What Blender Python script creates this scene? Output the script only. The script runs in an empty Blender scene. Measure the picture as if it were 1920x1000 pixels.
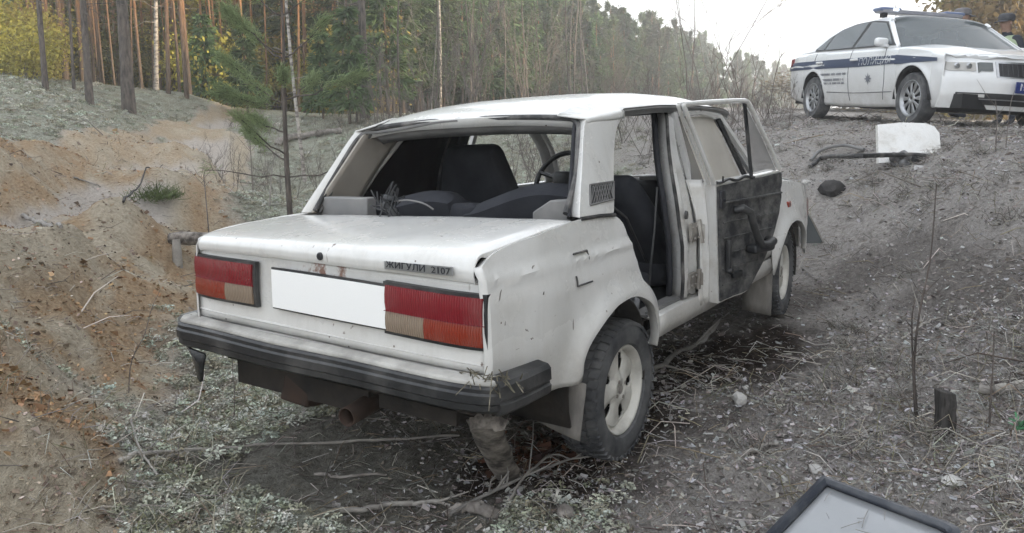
import bpy, bmesh, math, random
import numpy as np
from mathutils import Vector, Matrix, Euler
random.seed(7); RNG = np.random.default_rng(7)
scene = bpy.context.scene; COL = scene.collection
PI = math.pi; rad = math.radians

# ---------------------------------------------------------------- camera
CAM = np.array([-2.80744, -2.05318, 1.32256])
CR = np.array([0.55089, -0.83449, -0.01202]); CD = np.array([-0.09099, -0.04574, -0.99480]); CF = np.array([0.82960, 0.54912, -0.10113])
FPX, CY = 1469.6, 390.0
cd = bpy.data.cameras.new('camera'); cam = bpy.data.objects.new('camera', cd); COL.objects.link(cam)
cd.sensor_width = 36; cd.lens = FPX / 1920 * 36; cd.shift_y = -(500 - CY) / 1920; cd.clip_start = .05; cd.clip_end = 2000
cam.matrix_world = Matrix([[CR[i], -CD[i], -CF[i], CAM[i]] for i in range(3)] + [[0, 0, 0, 1]])
scene.camera = cam
def ray(u, v): return CF + CR * (u - 960) / FPX + CD * (v - CY) / FPX
def at(u, v, d): return CAM + ray(u, v) * d            # the place seen at a photo pixel, d metres ahead
def atz(u, v, z): r = ray(u, v); return CAM + r * (z - CAM[2]) / r[2]
def atx(u, v, x): r = ray(u, v); return CAM + r * (x - CAM[0]) / r[0]
def atd(u, d):                                         # ground-plan position
    f = np.array([.8339, .5519]); r = np.array([.5519, -.8339]); return CAM[:2] + f * d + r * d * (u - 960) / FPX

# ---------------------------------------------------------------- light
SUN_AZ, SUN_EL = rad(-66), rad(21)
w = bpy.data.worlds.new('World'); scene.world = w; w.use_nodes = True
nt = w.node_tree; sky = nt.nodes.new('ShaderNodeTexSky'); sky.sky_type = 'NISHITA'; sky.sun_disc = False
sky.sun_elevation = SUN_EL; sky.sun_rotation = PI / 2 - SUN_AZ; sky.dust_density = 1.5; sky.air_density = 1.0; sky.ozone_density = .6
tcw = nt.nodes.new('ShaderNodeTexCoord'); cn = nt.nodes.new('ShaderNodeTexNoise'); cn.inputs['Scale'].default_value = 2.2; cn.inputs['Detail'].default_value = 6
nt.links.new(tcw.outputs['Generated'], cn.inputs['Vector']); crw = nt.nodes.new('ShaderNodeValToRGB'); nt.links.new(cn.outputs['Fac'], crw.inputs[0])
crw.color_ramp.elements[0].position = .3; crw.color_ramp.elements[0].color = (4.5, 4.75, 5.05, 1); crw.color_ramp.elements[1].position = .7; crw.color_ramp.elements[1].color = (5.4, 5.6, 5.85, 1)
mw = nt.nodes.new('ShaderNodeMix'); mw.data_type = 'RGBA'; mw.inputs[0].default_value = .82                     # thin overcast over the clear sky
nt.links.new(sky.outputs[0], mw.inputs[6]); nt.links.new(crw.outputs[0], mw.inputs[7]); nt.links.new(mw.outputs[2], nt.nodes['Background'].inputs[0]); nt.nodes['Background'].inputs[1].default_value = .15
sd = bpy.data.lights.new('sun', 'SUN'); sd.energy = 4.6; sd.angle = rad(4); sd.color = (1, .80, .55)
so = bpy.data.objects.new('sun', sd); COL.objects.link(so)
SV = Vector((math.cos(SUN_AZ) * math.cos(SUN_EL), math.sin(SUN_AZ) * math.cos(SUN_EL), math.sin(SUN_EL)))
so.rotation_euler = SV.to_track_quat('Z', 'Y').to_euler(); so.location = SV * 50
scene.view_settings.view_transform = 'Standard'; scene.view_settings.look = 'None'
scene.view_settings.exposure = 1.36; scene.view_settings.gamma = 1
scene.view_settings.use_curve_mapping = False
scene.cycles.max_bounces = 6; scene.cycles.volume_bounces = 2; scene.cycles.transparent_max_bounces = 12
scene.cycles.volume_step_rate = 4; scene.cycles.use_denoising = True

# ---------------------------------------------------------------- helpers
class MB:
    def __init__(s): s.v = []; s.f = []; s.m = []; s.n = 0
    def add(s, V, F, m=0):
        o = s.n; s.v.extend(tuple(float(c) for c in p) for p in V); s.n += len(V)
        for f in F: s.f.append(tuple(i + o for i in f)); s.m.append(m)
        return s
    def grid(s, P, m=0, closed=False, skip=None):
        """P[i][j] -> quads"""
        P = np.asarray(P, float); a, b = P.shape[:2]; F = []
        for i in range(a - (0 if closed == 'i' else 1)):
            for j in range(b - (0 if closed == 'j' else 1)):
                if skip and skip(i, j): continue
                F.append((i * b + j, ((i + 1) % a) * b + j, ((i + 1) % a) * b + (j + 1) % b, i * b + (j + 1) % b))
        return s.add(P.reshape(-1, 3), F, m)
    def box(s, c, size, rot=None, m=0):
        h = np.array(size) / 2; c = np.array(c)
        V = np.array([(x, y, z) for x in (-1, 1) for y in (-1, 1) for z in (-1, 1)]) * h
        if rot is not None: V = V @ np.array(rot.to_matrix() if isinstance(rot, Euler) else rot).T
        return s.add(V + c, [(0, 1, 3, 2), (4, 6, 7, 5), (0, 4, 5, 1), (2, 3, 7, 6), (0, 2, 6, 4), (1, 5, 7, 3)], m)
    def rbox(s, c, size, r=.03, n=5, rot=None, m=0, warp=None):
        h = np.array(size) / 2; r = min(r, h.min() * .99)
        for ax in range(3):
            for sg in (-1, 1):
                t = np.linspace(-1, 1, n + 2); P = np.zeros((n + 2, n + 2, 3)); o = [i for i in range(3) if i != ax]
                k = np.sign(t) * np.abs(t) ** .6
                P[..., ax] = sg * h[ax]; P[..., o[0]] = (k * h[o[0]])[:, None]; P[..., o[1]] = (k * h[o[1]])[None, :]
                Q = np.clip(P, -(h - r), h - r); D = P - Q; L = np.linalg.norm(D, axis=-1, keepdims=True); P = Q + D / np.maximum(L, 1e-9) * r
                if warp: P = warp(P)
                if rot is not None: P = P @ np.array(rot.to_matrix()).T
                if (sg > 0) == (ax != 1): pass
                else: P = P[::-1]
                s.grid(P + np.array(c), m)
        return s
    def tube(s, pts, radii, n=8, m=0, cap=True):
        pts = np.asarray(pts, float); k = len(pts)
        radii = np.full(k, radii) if np.isscalar(radii) else np.asarray(radii, float)
        T = np.gradient(pts, axis=0); T /= np.maximum(np.linalg.norm(T, axis=1, keepdims=True), 1e-9)
        up = np.array([0, 0, 1.]) if abs(T[0][2]) < .9 else np.array([1., 0, 0]); P = []
        a = np.linspace(0, 2 * PI, n, endpoint=False)
        for i in range(k):
            x = np.cross(up, T[i]); x /= max(np.linalg.norm(x), 1e-9); y = np.cross(T[i], x); up = y if abs(T[i] @ y) < .5 else up
            P.append(pts[i] + radii[i] * (np.cos(a)[:, None] * x + np.sin(a)[:, None] * y))
        s.grid(np.array(P), m, closed='j')
        if cap:
            o = s.n; s.add(np.concatenate([P[0], P[-1]]), [tuple(range(n))[::-1], tuple(range(n, 2 * n))], m)
        return s
    def lathe(s, prof, n=32, c=(0, 0, 0), axis='y', m=0, fn=None, skip=None):
        """prof: (r, h) list round an axis"""
        a = np.linspace(0, 2 * PI, n, endpoint=False); P = np.zeros((len(prof), n, 3))
        for i, (r, h) in enumerate(prof):
            q = np.c_[r * np.cos(a), r * np.sin(a), np.full(n, h)]
            P[i] = {'z': q, 'y': q[:, [0, 2, 1]], 'x': q[:, [2, 0, 1]]}[axis]
        if fn: P = fn(P)
        return s.grid(P + np.array(c), m, closed='j', skip=skip)
    def prism(s, poly, fn, t0, t1, m=0):
        """polygon (a,b) extruded between t0 and t1; fn(a,b,t)->xyz"""
        n = len(poly); V = [fn(a, b, t0) for a, b in poly] + [fn(a, b, t1) for a, b in poly]
        F = [tuple(range(n))[::-1], tuple(range(n, 2 * n))] + [(i, (i + 1) % n, n + (i + 1) % n, n + i) for i in range(n)]
        return s.add(V, F, m)
    def build(s, name, mats, parent=None, smooth=40, solid=0, bev=0, loc=None, fn=None):
        V = s.v if fn is None else [tuple(fn(np.array(p))) for p in s.v]
        return mesh_obj(name, V, s.f, mats, parent, smooth, solid, bev, s.m, loc)
def mesh_obj(name, V, F, mats, parent=None, smooth=40, solid=0, bev=0, mi=None, loc=None):
    me = bpy.data.meshes.new(name); me.from_pydata(V, [], F)
    mats = mats if isinstance(mats, (list, tuple)) else [mats]
    for x in mats: me.materials.append(x)
    if mi is not None and len(mats) > 1: me.polygons.foreach_set('material_index', mi)
    if smooth:
        bm = bmesh.new(); bm.from_mesh(me); bmesh.ops.remove_doubles(bm, verts=bm.verts, dist=1e-5)
        bmesh.ops.recalc_face_normals(bm, faces=bm.faces); bm.to_mesh(me); bm.free()
        me.polygons.foreach_set('use_smooth', [True] * len(me.polygons)); me.set_sharp_from_angle(angle=rad(smooth))
    me.update(); o = bpy.data.objects.new(name, me); COL.objects.link(o)
    if parent: o.parent = parent
    if loc is not None: o.location = loc
    if solid:
        md = o.modifiers.new('solid', 'SOLIDIFY'); md.thickness = solid; md.offset = 0
    if bev:
        md = o.modifiers.new('bev', 'BEVEL'); md.width = bev; md.segments = 2; md.limit_method = 'ANGLE'; md.angle_limit = rad(50)
    return o
def big_mesh(name, V, F, mat, col=None, k=3, parent=None, smooth=False):
    """numpy mesh of uniform k-gons, with a per-vertex colour"""
    V = np.asarray(V, np.float32); F = np.asarray(F, np.int32)
    me = bpy.data.meshes.new(name); me.vertices.add(len(V)); me.vertices.foreach_set('co', V.ravel())
    me.loops.add(F.size); me.loops.foreach_set('vertex_index', F.ravel())
    me.polygons.add(len(F)); me.polygons.foreach_set('loop_start', np.arange(0, F.size, k, dtype=np.int32))
    me.polygons.foreach_set('loop_total', np.full(len(F), k, np.int32))
    if smooth: me.polygons.foreach_set('use_smooth', np.ones(len(F), bool))
    for x in (mat if isinstance(mat, (list, tuple)) else [mat]): me.materials.append(x)
    if col is not None:
        a = me.color_attributes.new('col', 'FLOAT_COLOR', 'POINT'); c = np.ones((len(V), 4), np.float32); c[:, :3] = col
        a.data.foreach_set('color', c.ravel())
    me.update(); me.validate()
    o = bpy.data.objects.new(name, me); COL.objects.link(o)
    if parent: o.parent = parent
    return o
def tag(o, label=None, cat=None, group=None, kind=None):
    if label: o['label'] = label
    if cat: o['category'] = cat
    if group: o['group'] = group
    if kind: o['kind'] = kind
    return o
def thing(name, label, cat, loc=(0, 0, 0), rot=(0, 0, 0), group=None):
    o = bpy.data.objects.new(name, None); COL.objects.link(o); o.location = loc; o.rotation_euler = rot
    o.empty_display_size = .2
    return tag(o, label, cat, group)
def kids(o): return [c for c in bpy.data.objects if c.parent == o]
def dup(root, ch, loc, rotz=0, sc=1, label=None):
    r = root.copy(); COL.objects.link(r); r.location = loc; r.rotation_euler = (0, 0, rotz); r.scale = (sc,) * 3 if np.isscalar(sc) else sc
    if label: r['label'] = label
    for c in ch:
        d = c.copy(); COL.objects.link(d); d.parent = r
    return r
def crom(P, n):
    """Catmull-Rom through P, n samples"""
    P = np.asarray(P, float); k = len(P); t = np.linspace(0, k - 1, n); i = np.minimum(t.astype(int), k - 2); u = (t - i)[:, None]
    g = lambda j: P[np.clip(j, 0, k - 1)]
    a, b, c, d = g(i - 1), g(i), g(i + 1), g(i + 2)
    a = np.where((i == 0)[:, None], 2 * b - c, a); d = np.where((i == k - 2)[:, None], 2 * c - b, d)
    return .5 * (2 * b + (c - a) * u + (2 * a - 5 * b + 4 * c - d) * u ** 2 + (3 * b - a - 3 * c + d) * u ** 3)
def _h(ix, iy, sd):
    n = (ix * 374761393 + iy * 668265263 + sd * 1274126177) & 0xffffffff
    n = ((n ^ (n >> 13)) * 1274126177) & 0xffffffff
    return ((n ^ (n >> 16)) & 0xffff) / 65535.
def vnoise(x, y, sd=0):
    ix = np.floor(x).astype(np.int64); iy = np.floor(y).astype(np.int64); fx = x - ix; fy = y - iy
    fx = fx * fx * (3 - 2 * fx); fy = fy * fy * (3 - 2 * fy)
    return (_h(ix, iy, sd) * (1 - fx) + _h(ix + 1, iy, sd) * fx) * (1 - fy) + (_h(ix, iy + 1, sd) * (1 - fx) + _h(ix + 1, iy + 1, sd) * fx) * fy
def fbm(x, y, sc=1., o=4, sd=0):
    x = np.asarray(x, float); y = np.asarray(y, float); r = 0; a = 1; t = 0
    for i in range(o): r = r + a * (vnoise(x * sc, y * sc, sd + i) - .5); t += a; a *= .5; sc *= 2.03
    return r / t * 2
def sstep(a, b, x): t = np.clip((x - a) / (b - a), 0, 1); return t * t * (3 - 2 * t)

# ---------------------------------------------------------------- materials
class NT:
    def __init__(s, name):
        s.m = bpy.data.materials.new(name); s.m.use_nodes = True; s.t = s.m.node_tree; s.b = s.t.nodes['Principled BSDF']
    def n(s, typ, **kw):
        x = s.t.nodes.new('ShaderNode' + typ)
        for k, v in kw.items():
            if k[0] == '_': setattr(x, k[1:], v)
            else:
                key = int(k[1:]) if k[0] == 'i' and k[1:].isdigit() else k
                if isinstance(v, bpy.types.NodeSocket): s.t.links.new(v, x.inputs[key])
                else: x.inputs[key].default_value = v
        return x
    def pos(s): return s.n('NewGeometry').outputs['Position']
    def obj(s): return s.n('TexCoord').outputs['Object']
    def noise(s, vec, scale, detail=5, rough=.6, dist=0): return s.n('TexNoise', Vector=vec, Scale=scale, Detail=detail, Roughness=rough, Distortion=dist).outputs['Fac']
    def ramp(s, fac, *st):
        x = s.n('ValToRGB', Fac=fac); e = x.color_ramp.elements
        while len(e) < len(st): e.new(.5)
        for q, (p, c) in zip(e, st): q.position = p; q.color = (*c, 1) if not np.isscalar(c) else (c, c, c, 1)
        return x.outputs['Color']
    def mix(s, fac, a, b, mode='MIX'):
        x = s.n('Mix', _data_type='RGBA', _blend_type=mode); i = x.inputs
        for sock, v in ((i[0], fac), (i[6], a), (i[7], b)):
            if isinstance(v, bpy.types.NodeSocket): s.t.links.new(v, sock)
            else: sock.default_value = v if np.isscalar(v) else (*v, 1) if len(v) == 3 else v
        return x.outputs[2]
    def math(s, op, a, b=0., c=0.):
        x = s.n('Math', _operation=op)
        for i, v in enumerate((a, b, c)):
            if isinstance(v, bpy.types.NodeSocket): s.t.links.new(v, x.inputs[i])
            else: x.inputs[i].default_value = v
        return x.outputs[0]
    def sep(s, vec): return s.n('SeparateXYZ', Vector=vec).outputs
    def bump(s, h, st=.3, d=.02): s.set('Normal', s.n('Bump', Height=h, Strength=st, Distance=d).outputs[0])
    def set(s, k, v):
        if isinstance(v, bpy.types.NodeSocket): s.t.links.new(v, s.b.inputs[k])
        else: s.b.inputs[k].default_value = (*v, 1) if not np.isscalar(v) and len(v) == 3 and k in ('Base Color', 'Emission Color') else v
        return s
def mat(name, c1, c2=None, sc=6, rough=.6, metal=0, bump=0, bsc=40, spec=.5, lo=.35, hi=.65, detail=6, world=True, stretch=None, coat=0):
    t = NT(name); v = t.pos() if world else t.obj()
    if stretch: v = t.n('Mapping', Vector=v, Scale=stretch).outputs[0]
    if c2 is not None: t.set('Base Color', t.ramp(t.noise(v, sc, detail), (lo, c1), (hi, c2)))
    else: t.set('Base Color', c1)
    t.set('Roughness', rough).set('Metallic', metal).set('Specular IOR Level', spec)
    if coat: t.set('Coat Weight', coat).set('Coat Roughness', .1)
    if bump: t.bump(t.noise(v, bsc, 6), bump, .01)
    return t.m
def leafmat(name, c1, c2, trans=.25, rough=.6):
    t = NT(name); a = t.n('Attribute', _attribute_name='col'); oi = t.n('ObjectInfo').outputs['Random']
    c = t.mix(t.noise(t.obj(), 1.3, 3), c1, c2); c = t.mix(1., c, a.outputs['Color'], 'MULTIPLY')
    c = t.n('HueSaturation', Color=c, Value=t.math('MULTIPLY_ADD', oi, .6, .7), Saturation=1.0, Hue=t.math('MULTIPLY_ADD', oi, .04, .48)).outputs[0]
    t.set('Base Color', c).set('Roughness', rough).set('Specular IOR Level', .25)
    if trans:
        tr = t.n('BsdfTranslucent', Color=c); ms = t.n('MixShader', i0=trans); out = t.t.nodes['Material Output']
        t.t.links.new(t.b.outputs[0], ms.inputs[1]); t.t.links.new(tr.outputs[0], ms.inputs[2]); t.t.links.new(ms.outputs[0], out.inputs[0])
    return t.m
def colmat(name, rough=.85, spec=.2, noise=.35, sc=60):
    """colour per piece from the mesh"""
    t = NT(name); a = t.n('Attribute', _attribute_name='col').outputs['Color']
    k = t.math('MULTIPLY_ADD', t.noise(t.pos(), sc, 4), noise * 2, 1 - noise)
    t.set('Base Color', t.mix(1., a, t.n('CombineColor', Red=k, Green=k, Blue=k).outputs[0], 'MULTIPLY')).set('Roughness', rough).set('Specular IOR Level', spec)
    return t.m
PPOS = (10.5597, .1523, 1.3609); PROT = (-.0737, .0425, -2.4943); PDZ1 = 0; PDZ2 = 0
# ---------------------------------------------------------------- terrain
_cp = []
def cz(*L):
    for u, v, z in L: _cp.append(atz(u, v, z))
def cdp(*L):
    for u, v, d in L: _cp.append(at(u, v, d))
def cxy(*L):
    for u, d, z in L: p = atd(u, d); _cp.append((p[0], p[1], z))
cz((100, 1000, .05), (300, 1000, 0), (600, 1000, -.02), (960, 1000, -.02), (1300, 1000, -.01), (1600, 1000, .02), (1900, 1000, .06),
   (300, 860, 0), (600, 860, -.03), (900, 850, -.03), (1140, 860, -.02), (1400, 860, 0), (1650, 860, .03), (1900, 850, .10),
   (250, 720, .03), (330, 650, 0), (600, 740, -.03), (1300, 700, 0), (1400, 650, .02), (1600, 700, .06), (1900, 700, .2),
   (1480, 590, .055), (1600, 600, .12), (1750, 600, .2), (1900, 600, .3), (1550, 470, .32), (1600, 450, .42), (1750, 450, .5), (1900, 450, .6),
   (1600, 330, .85), (1750, 330, .9), (1900, 330, .95), (1500, 330, .8),
   (0, 1000, .08), (0, 800, .32), (0, 620, .50), (120, 560, .40), (180, 640, .25), (200, 800, .03), (250, 640, .08), (330, 520, .07), (400, 430, .1), (430, 360, .2), (460, 310, .5), (560, 380, .1), (500, 430, .05), (560, 320, .35))
AXIS = [(-200, 500, 5.9), (60, 425, 7.6), (170, 375, 9.2), (240, 340, 11.8), (300, 305, 14.8), (360, 275, 19.), (410, 245, 24.), (460, 215, 29.)]
FAR_BANK = [(-250, 300, 7.), (0, 290, 8.2), (90, 280, 10.1), (170, 266, 12.7), (235, 255, 15.7), (310, 240, 20.), (380, 222, 25.)]
RIDGE = [(-200, 520, 3.8), (0, 500, 4.2), (120, 475, 5.2), (230, 410, 7.), (320, 345, 10.), (390, 295, 14.5), (430, 255, 20.)]
cdp(*AXIS); cdp(*FAR_BANK); cdp(*RIDGE)
cdp((0, 210, 13), (0, 150, 20), (150, 195, 18), (250, 208, 21), (350, 180, 26),
    (100, 150, 26), (500, 210, 26), (600, 215, 28), (700, 215, 30), (620, 280, 19), (-300, 230, 12), (-300, 120, 25), (-500, 400, 5),
    (1500, 224, 12.6), (1600, 225, 11.9), (1740, 235, 9.6), (1900, 242, 8.5), (1450, 216, 14), (1350, 212, 17), (1250, 255, 14), (1050, 262, 17), (900, 275, 18),
    (700, 215, 36), (1000, 210, 42), (1200, 205, 48), (1400, 203, 55))
cxy((1500, 17, 1.35), (1700, 15, 1.3), (1900, 14, 1.28), (2100, 12, 1.28), (1500, 25, 1.45), (1700, 25, 1.35), (1900, 25, 1.35), (2200, 20, 1.3), (1800, 40, 1.5), (2200, 40, 1.5),
    (2300, 8, 1.1), (2300, 5, .7), (2200, 3, .2), (1200, 11, .55), (1000, 11, .2), (800, 11, .1), (900, 14, .35))
_cp += [(x, y, 0.0) for x in (-.6, .4, 1.3) for y in (-.5, .5)] + [(2.4, -.66, .055), (2.4, .66, .05), (3.2, 0, .1), (-6, -3, 0), (-4, -6, .2), (-5, 3, .1), (-9, 0, 0), (-3, -10, .8), (-9, 9, .4)]
_pm = Euler(PROT).to_matrix()
for _x in (0, 2.686):
    for _y in (-.79, .79): _q = _pm @ Vector((_x, _y, 0)) + Vector(PPOS); _cp += [tuple(_q)] * 1
for r, z in ((75, 2.6), (140, 3.0), (300, 3.2)):
    for k in range(10): _cp.append((r * math.cos(k * PI / 5), r * math.sin(k * PI / 5), z))
_cp = np.array(_cp, float)
def _tps(r2): return np.where(r2 > 1e-12, r2 * np.log(np.maximum(r2, 1e-12)) * .5, 0)
_TP = np.sign(_cp[:, :2]) * np.abs(_cp[:, :2])
_s = np.array([1., 1.]); n_ = len(_cp)
K = _tps(((_TP[:, None] - _TP[None]) ** 2).sum(-1)) + np.eye(n_) * .004
A = np.block([[K, np.c_[np.ones(n_), _TP]], [np.c_[np.ones(n_), _TP].T, np.zeros((3, 3))]])
_TW = np.linalg.solve(A, np.r_[_cp[:, 2], 0, 0, 0])
RIDGE_XY = []
def base_h(x, y):
    x = np.asarray(x, float); y = np.asarray(y, float); q = np.c_[x.ravel(), y.ravel()]; out = np.zeros(len(q))
    for i in range(0, len(q), 20000):
        b = q[i:i + 20000]; out[i:i + 20000] = _tps(((b[:, None] - _TP[None]) ** 2).sum(-1)) @ _TW[:n_] + _TW[n_] + b @ _TW[n_ + 1:]
    r = np.hypot(q[:, 0] - CAM[0], q[:, 1] - CAM[1]); k = sstep(60, 90, r)
    if RIDGE_XY:
        out += .11 * np.exp(-(seg_dist(q[:, 0], q[:, 1], RIDGE_XY) / .26) ** 2) * (1 - sstep(13, 20, r)) + .05 * np.exp(-(seg_dist(q[:, 0], q[:, 1], LBANK) / .3) ** 2) - .05 * np.exp(-(seg_dist(q[:, 0], q[:, 1], TRACK) / .35) ** 2)
    return (out * (1 - k) + 2.6 * k).reshape(x.shape)
def uvd(x, y):
    """photo column and distance of a ground point"""
    dx = x - CAM[0]; dy = y - CAM[1]; d = dx * .8339 + dy * .5519; l = dx * .5519 - dy * .8339
    return 960 + FPX * l / np.maximum(d, .05), d
def seg_dist(x, y, L):
    best = np.full(np.shape(x), 1e9)
    for (ax, ay), (bx, by) in zip(L[:-1], L[1:]):
        t = np.clip(((x - ax) * (bx - ax) + (y - ay) * (by - ay)) / ((bx - ax) ** 2 + (by - ay) ** 2), 0, 1)
        best = np.minimum(best, np.hypot(x - ax - t * (bx - ax), y - ay - t * (by - ay)))
    return best
TRACK, LBANK, BANK = [[tuple(at(*q)[:2]) for q in L] for L in (AXIS, FAR_BANK, RIDGE)]; RIDGE_XY = BANK; AXIS_Z = [at(*q)[2] for q in AXIS]
def axis_z(x, y):
    best = np.full(np.shape(x), 1e9); z = np.zeros(np.shape(x))
    for (a, b), (p, q), z0, z1 in zip(TRACK[:-1], TRACK[1:], AXIS_Z[:-1], AXIS_Z[1:]):
        t = np.clip(((x - a) * (p - a) + (y - b) * (q - b)) / ((p - a) ** 2 + (q - b) ** 2), 0, 1); dd = np.hypot(x - a - t * (p - a), y - b - t * (q - b)); k = dd < best; best = np.where(k, dd, best); z = np.where(k, z0 + (z1 - z0) * t, z)
    return z
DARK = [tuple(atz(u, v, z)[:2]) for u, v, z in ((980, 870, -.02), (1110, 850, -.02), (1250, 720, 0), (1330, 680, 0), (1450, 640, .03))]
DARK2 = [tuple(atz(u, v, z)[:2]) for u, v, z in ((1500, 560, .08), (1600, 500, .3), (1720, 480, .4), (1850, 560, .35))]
def regions(x, y, raw=False):
    nz = fbm(x, y, 1.6, 4, 11); nz2 = fbm(x, y, 5, 3, 12)
    dt = seg_dist(x, y, TRACK); db = seg_dist(x, y, BANK); dl = seg_dist(x, y, LBANK)
    u, d = uvd(x, y)
    near = 1 - sstep(8, 20, d)
    sand = np.maximum(1 - sstep(.50 + .12 * near, .75 + .2 * near, dt + nz * .3), 1 - sstep(.30 + .3 * near, .55 + .5 * near, db + nz * .35 + nz2 * .15)); sand = np.maximum(sand, 1 - sstep(.12, .4, dl + nz * .25))
    sand = np.maximum(sand, (1 - sstep(150, 225, u + nz * 110)) * (1 - sstep(3.2, 4.2, d)) * sstep(-700, -500, u))
    dz_ = base_h(x, y) - axis_z(x, y); floor_ = (1 - sstep(.09, .22, dz_ + nz2 * .08)) * (1 - sstep(.7, 1.0, dt)); straw = (1 - sstep(2.0, 2.6, d + nz * .3)) * .7
    face = sstep(.04, .16, dz_) * (1 - sstep(.7, 1.3, np.minimum(dl, dt + .3))) * (1 - sstep(.0, .2, .25 - db)) * sstep(-.45, .15, nz2 + nz * .4 + .15); side_ = sstep(.06, .30, db) * sstep(-.30, .35, nz2 + .55 * nz + .12) * (1 - .6 * sstep(9, 16, d))
    orange = np.clip((1 - floor_) * np.maximum(face * .50, side_) * (1 - straw), 0, 1)
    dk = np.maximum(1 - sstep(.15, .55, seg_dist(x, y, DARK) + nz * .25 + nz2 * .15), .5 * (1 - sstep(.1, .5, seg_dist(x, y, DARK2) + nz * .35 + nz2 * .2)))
    incar = (sstep(-1.1, -.9, x) * sstep(3.1, 2.9, x) * sstep(.85, .7, np.abs(y)))  # shade under the car body goes into the ground colour
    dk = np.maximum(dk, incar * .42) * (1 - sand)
    # lichen on the left and middle, bare grey litter on the right
    lit = sstep(1010, 1190, u + nz * 110 - np.clip(d - 5, 0, 6) * 8)
    lit = np.where(d < .3, .5, lit); moss = np.clip((1 - lit) * (1 - sand) * (1 - dk), 0, 1)
    return sand, orange, dk, np.maximum(moss, floor_ * sand) if raw else moss
def micro(x, y):
    sand, orange, dk, moss = regions(x, y); u, d = uvd(x, y)
    h = fbm(x, y, 1.1, 5, 3) * .06 + fbm(x, y, 7, 4, 4) * .022
    h = h + moss * (np.abs(fbm(x, y, 9, 3, 5)) * .035) + sand * (fbm(x, y, 2.3, 6, 6) * .15 * (1 - .7 * np.exp(-(seg_dist(x, y, TRACK) / .5) ** 2)) - .035 * np.abs(fbm(x, y, 5, 3, 8)))
    h = h + (1 - moss - sand).clip(0, 1) * (fbm(x, y, 2.6, 4, 9) * .05) + dk * fbm(x, y, 9, 3, 10) * .03
    rw = np.minimum.reduce([np.hypot((x - a) / 1.2, y - b) for a in (0, 2.424) for b in (-.66, .66)])
    h = h * sstep(.12, .5, rw)
    return h * (1 - .5 * sstep(15, 40, d))
def ground(x, y): return base_h(x, y) + micro(np.asarray(x, float), np.asarray(y, float))
def gz(x, y): return float(ground(np.array([x], float), np.array([y], float))[0])

a0 = math.atan2(.5519, .8339)
th = np.r_[np.linspace(-PI, -.72, 60, endpoint=False), np.linspace(-.72, .72, 820, endpoint=False), np.linspace(.72, PI, 61)[:-1]] + a0
rr = np.r_[0.02, np.exp(np.linspace(math.log(.5), math.log(900), 430))]
X = CAM[0] + rr[:, None] * np.cos(th)[None]; Y = CAM[1] + rr[:, None] * np.sin(th)[None]
Z = ground(X, Y); a_, b_ = X.shape
ii, jj = np.meshgrid(np.arange(a_ - 1), np.arange(b_), indexing='ij'); j2 = (jj + 1) % b_
Fq = np.stack([ii * b_ + jj, (ii + 1) * b_ + jj, (ii + 1) * b_ + j2, ii * b_ + j2], -1).reshape(-1, 4)
sand, orange, dk, moss = [q.ravel() for q in regions(X, Y, True)]
t = NT('forest_ground'); at_ = t.n('Attribute', _attribute_name='col'); R_ = t.n('SeparateColor', Color=at_.outputs['Color']).outputs; P_ = t.pos()
al = at_.outputs['Alpha']
n1, n2, n3 = t.noise(P_, 3.5, 8, .65), t.noise(P_, 28, 6, .7), t.noise(P_, 110, 4, .7)
soil = t.mix(t.ramp(n1, (.35, 0.), (.65, 1.)), t.ramp(n2, (.3, (0.151, 0.136, 0.124)), (.5, (0.340, 0.315, 0.294)), (.72, (0.623, 0.582, 0.550))), t.ramp(n3, (.3, (0.240, 0.218, 0.202)), (.7, (0.581, 0.551, 0.527))))
mossc = t.mix(t.ramp(n1, (.4, 0.), (.62, 1.)), t.ramp(n2, (.3, (0.146, 0.138, 0.103)), (.65, (0.365, 0.365, 0.299))), t.ramp(n2, (.35, (0.219, 0.226, 0.175)), (.65, (0.496, 0.510, 0.437))))
sandc = t.mix(t.ramp(n1, (.35, 0.), (.62, 1.)), t.ramp(n2, (.25, (0.264, 0.215, 0.158)), (.6, (0.495, 0.429, 0.331)), (.8, (0.616, 0.550, 0.441))), t.ramp(n2, (.3, (0.440, 0.380, 0.289)), (.7, (0.627, 0.556, 0.441))))
orc = t.ramp(n2, (.25, (0.220, 0.143, 0.089)), (.5, (0.418, 0.292, 0.179)), (.78, (0.550, 0.424, 0.284)))
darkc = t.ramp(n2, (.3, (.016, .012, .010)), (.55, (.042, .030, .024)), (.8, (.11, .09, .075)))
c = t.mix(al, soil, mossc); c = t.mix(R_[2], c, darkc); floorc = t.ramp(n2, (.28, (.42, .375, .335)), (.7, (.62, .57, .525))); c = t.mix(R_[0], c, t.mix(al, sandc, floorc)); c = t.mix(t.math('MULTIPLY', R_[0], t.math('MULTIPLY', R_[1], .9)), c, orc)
t.set('Base Color', c).set('Roughness', .95).set('Specular IOR Level', .12)
t.bump(t.math('ADD', t.math('MULTIPLY', n2, 1.6), t.math('MULTIPLY', n3, .6)), 1., .04)
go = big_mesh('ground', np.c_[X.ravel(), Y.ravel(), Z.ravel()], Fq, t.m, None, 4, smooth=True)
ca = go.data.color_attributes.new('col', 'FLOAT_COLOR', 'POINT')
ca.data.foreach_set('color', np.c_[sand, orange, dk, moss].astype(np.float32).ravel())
tag(go, kind='structure')

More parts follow.
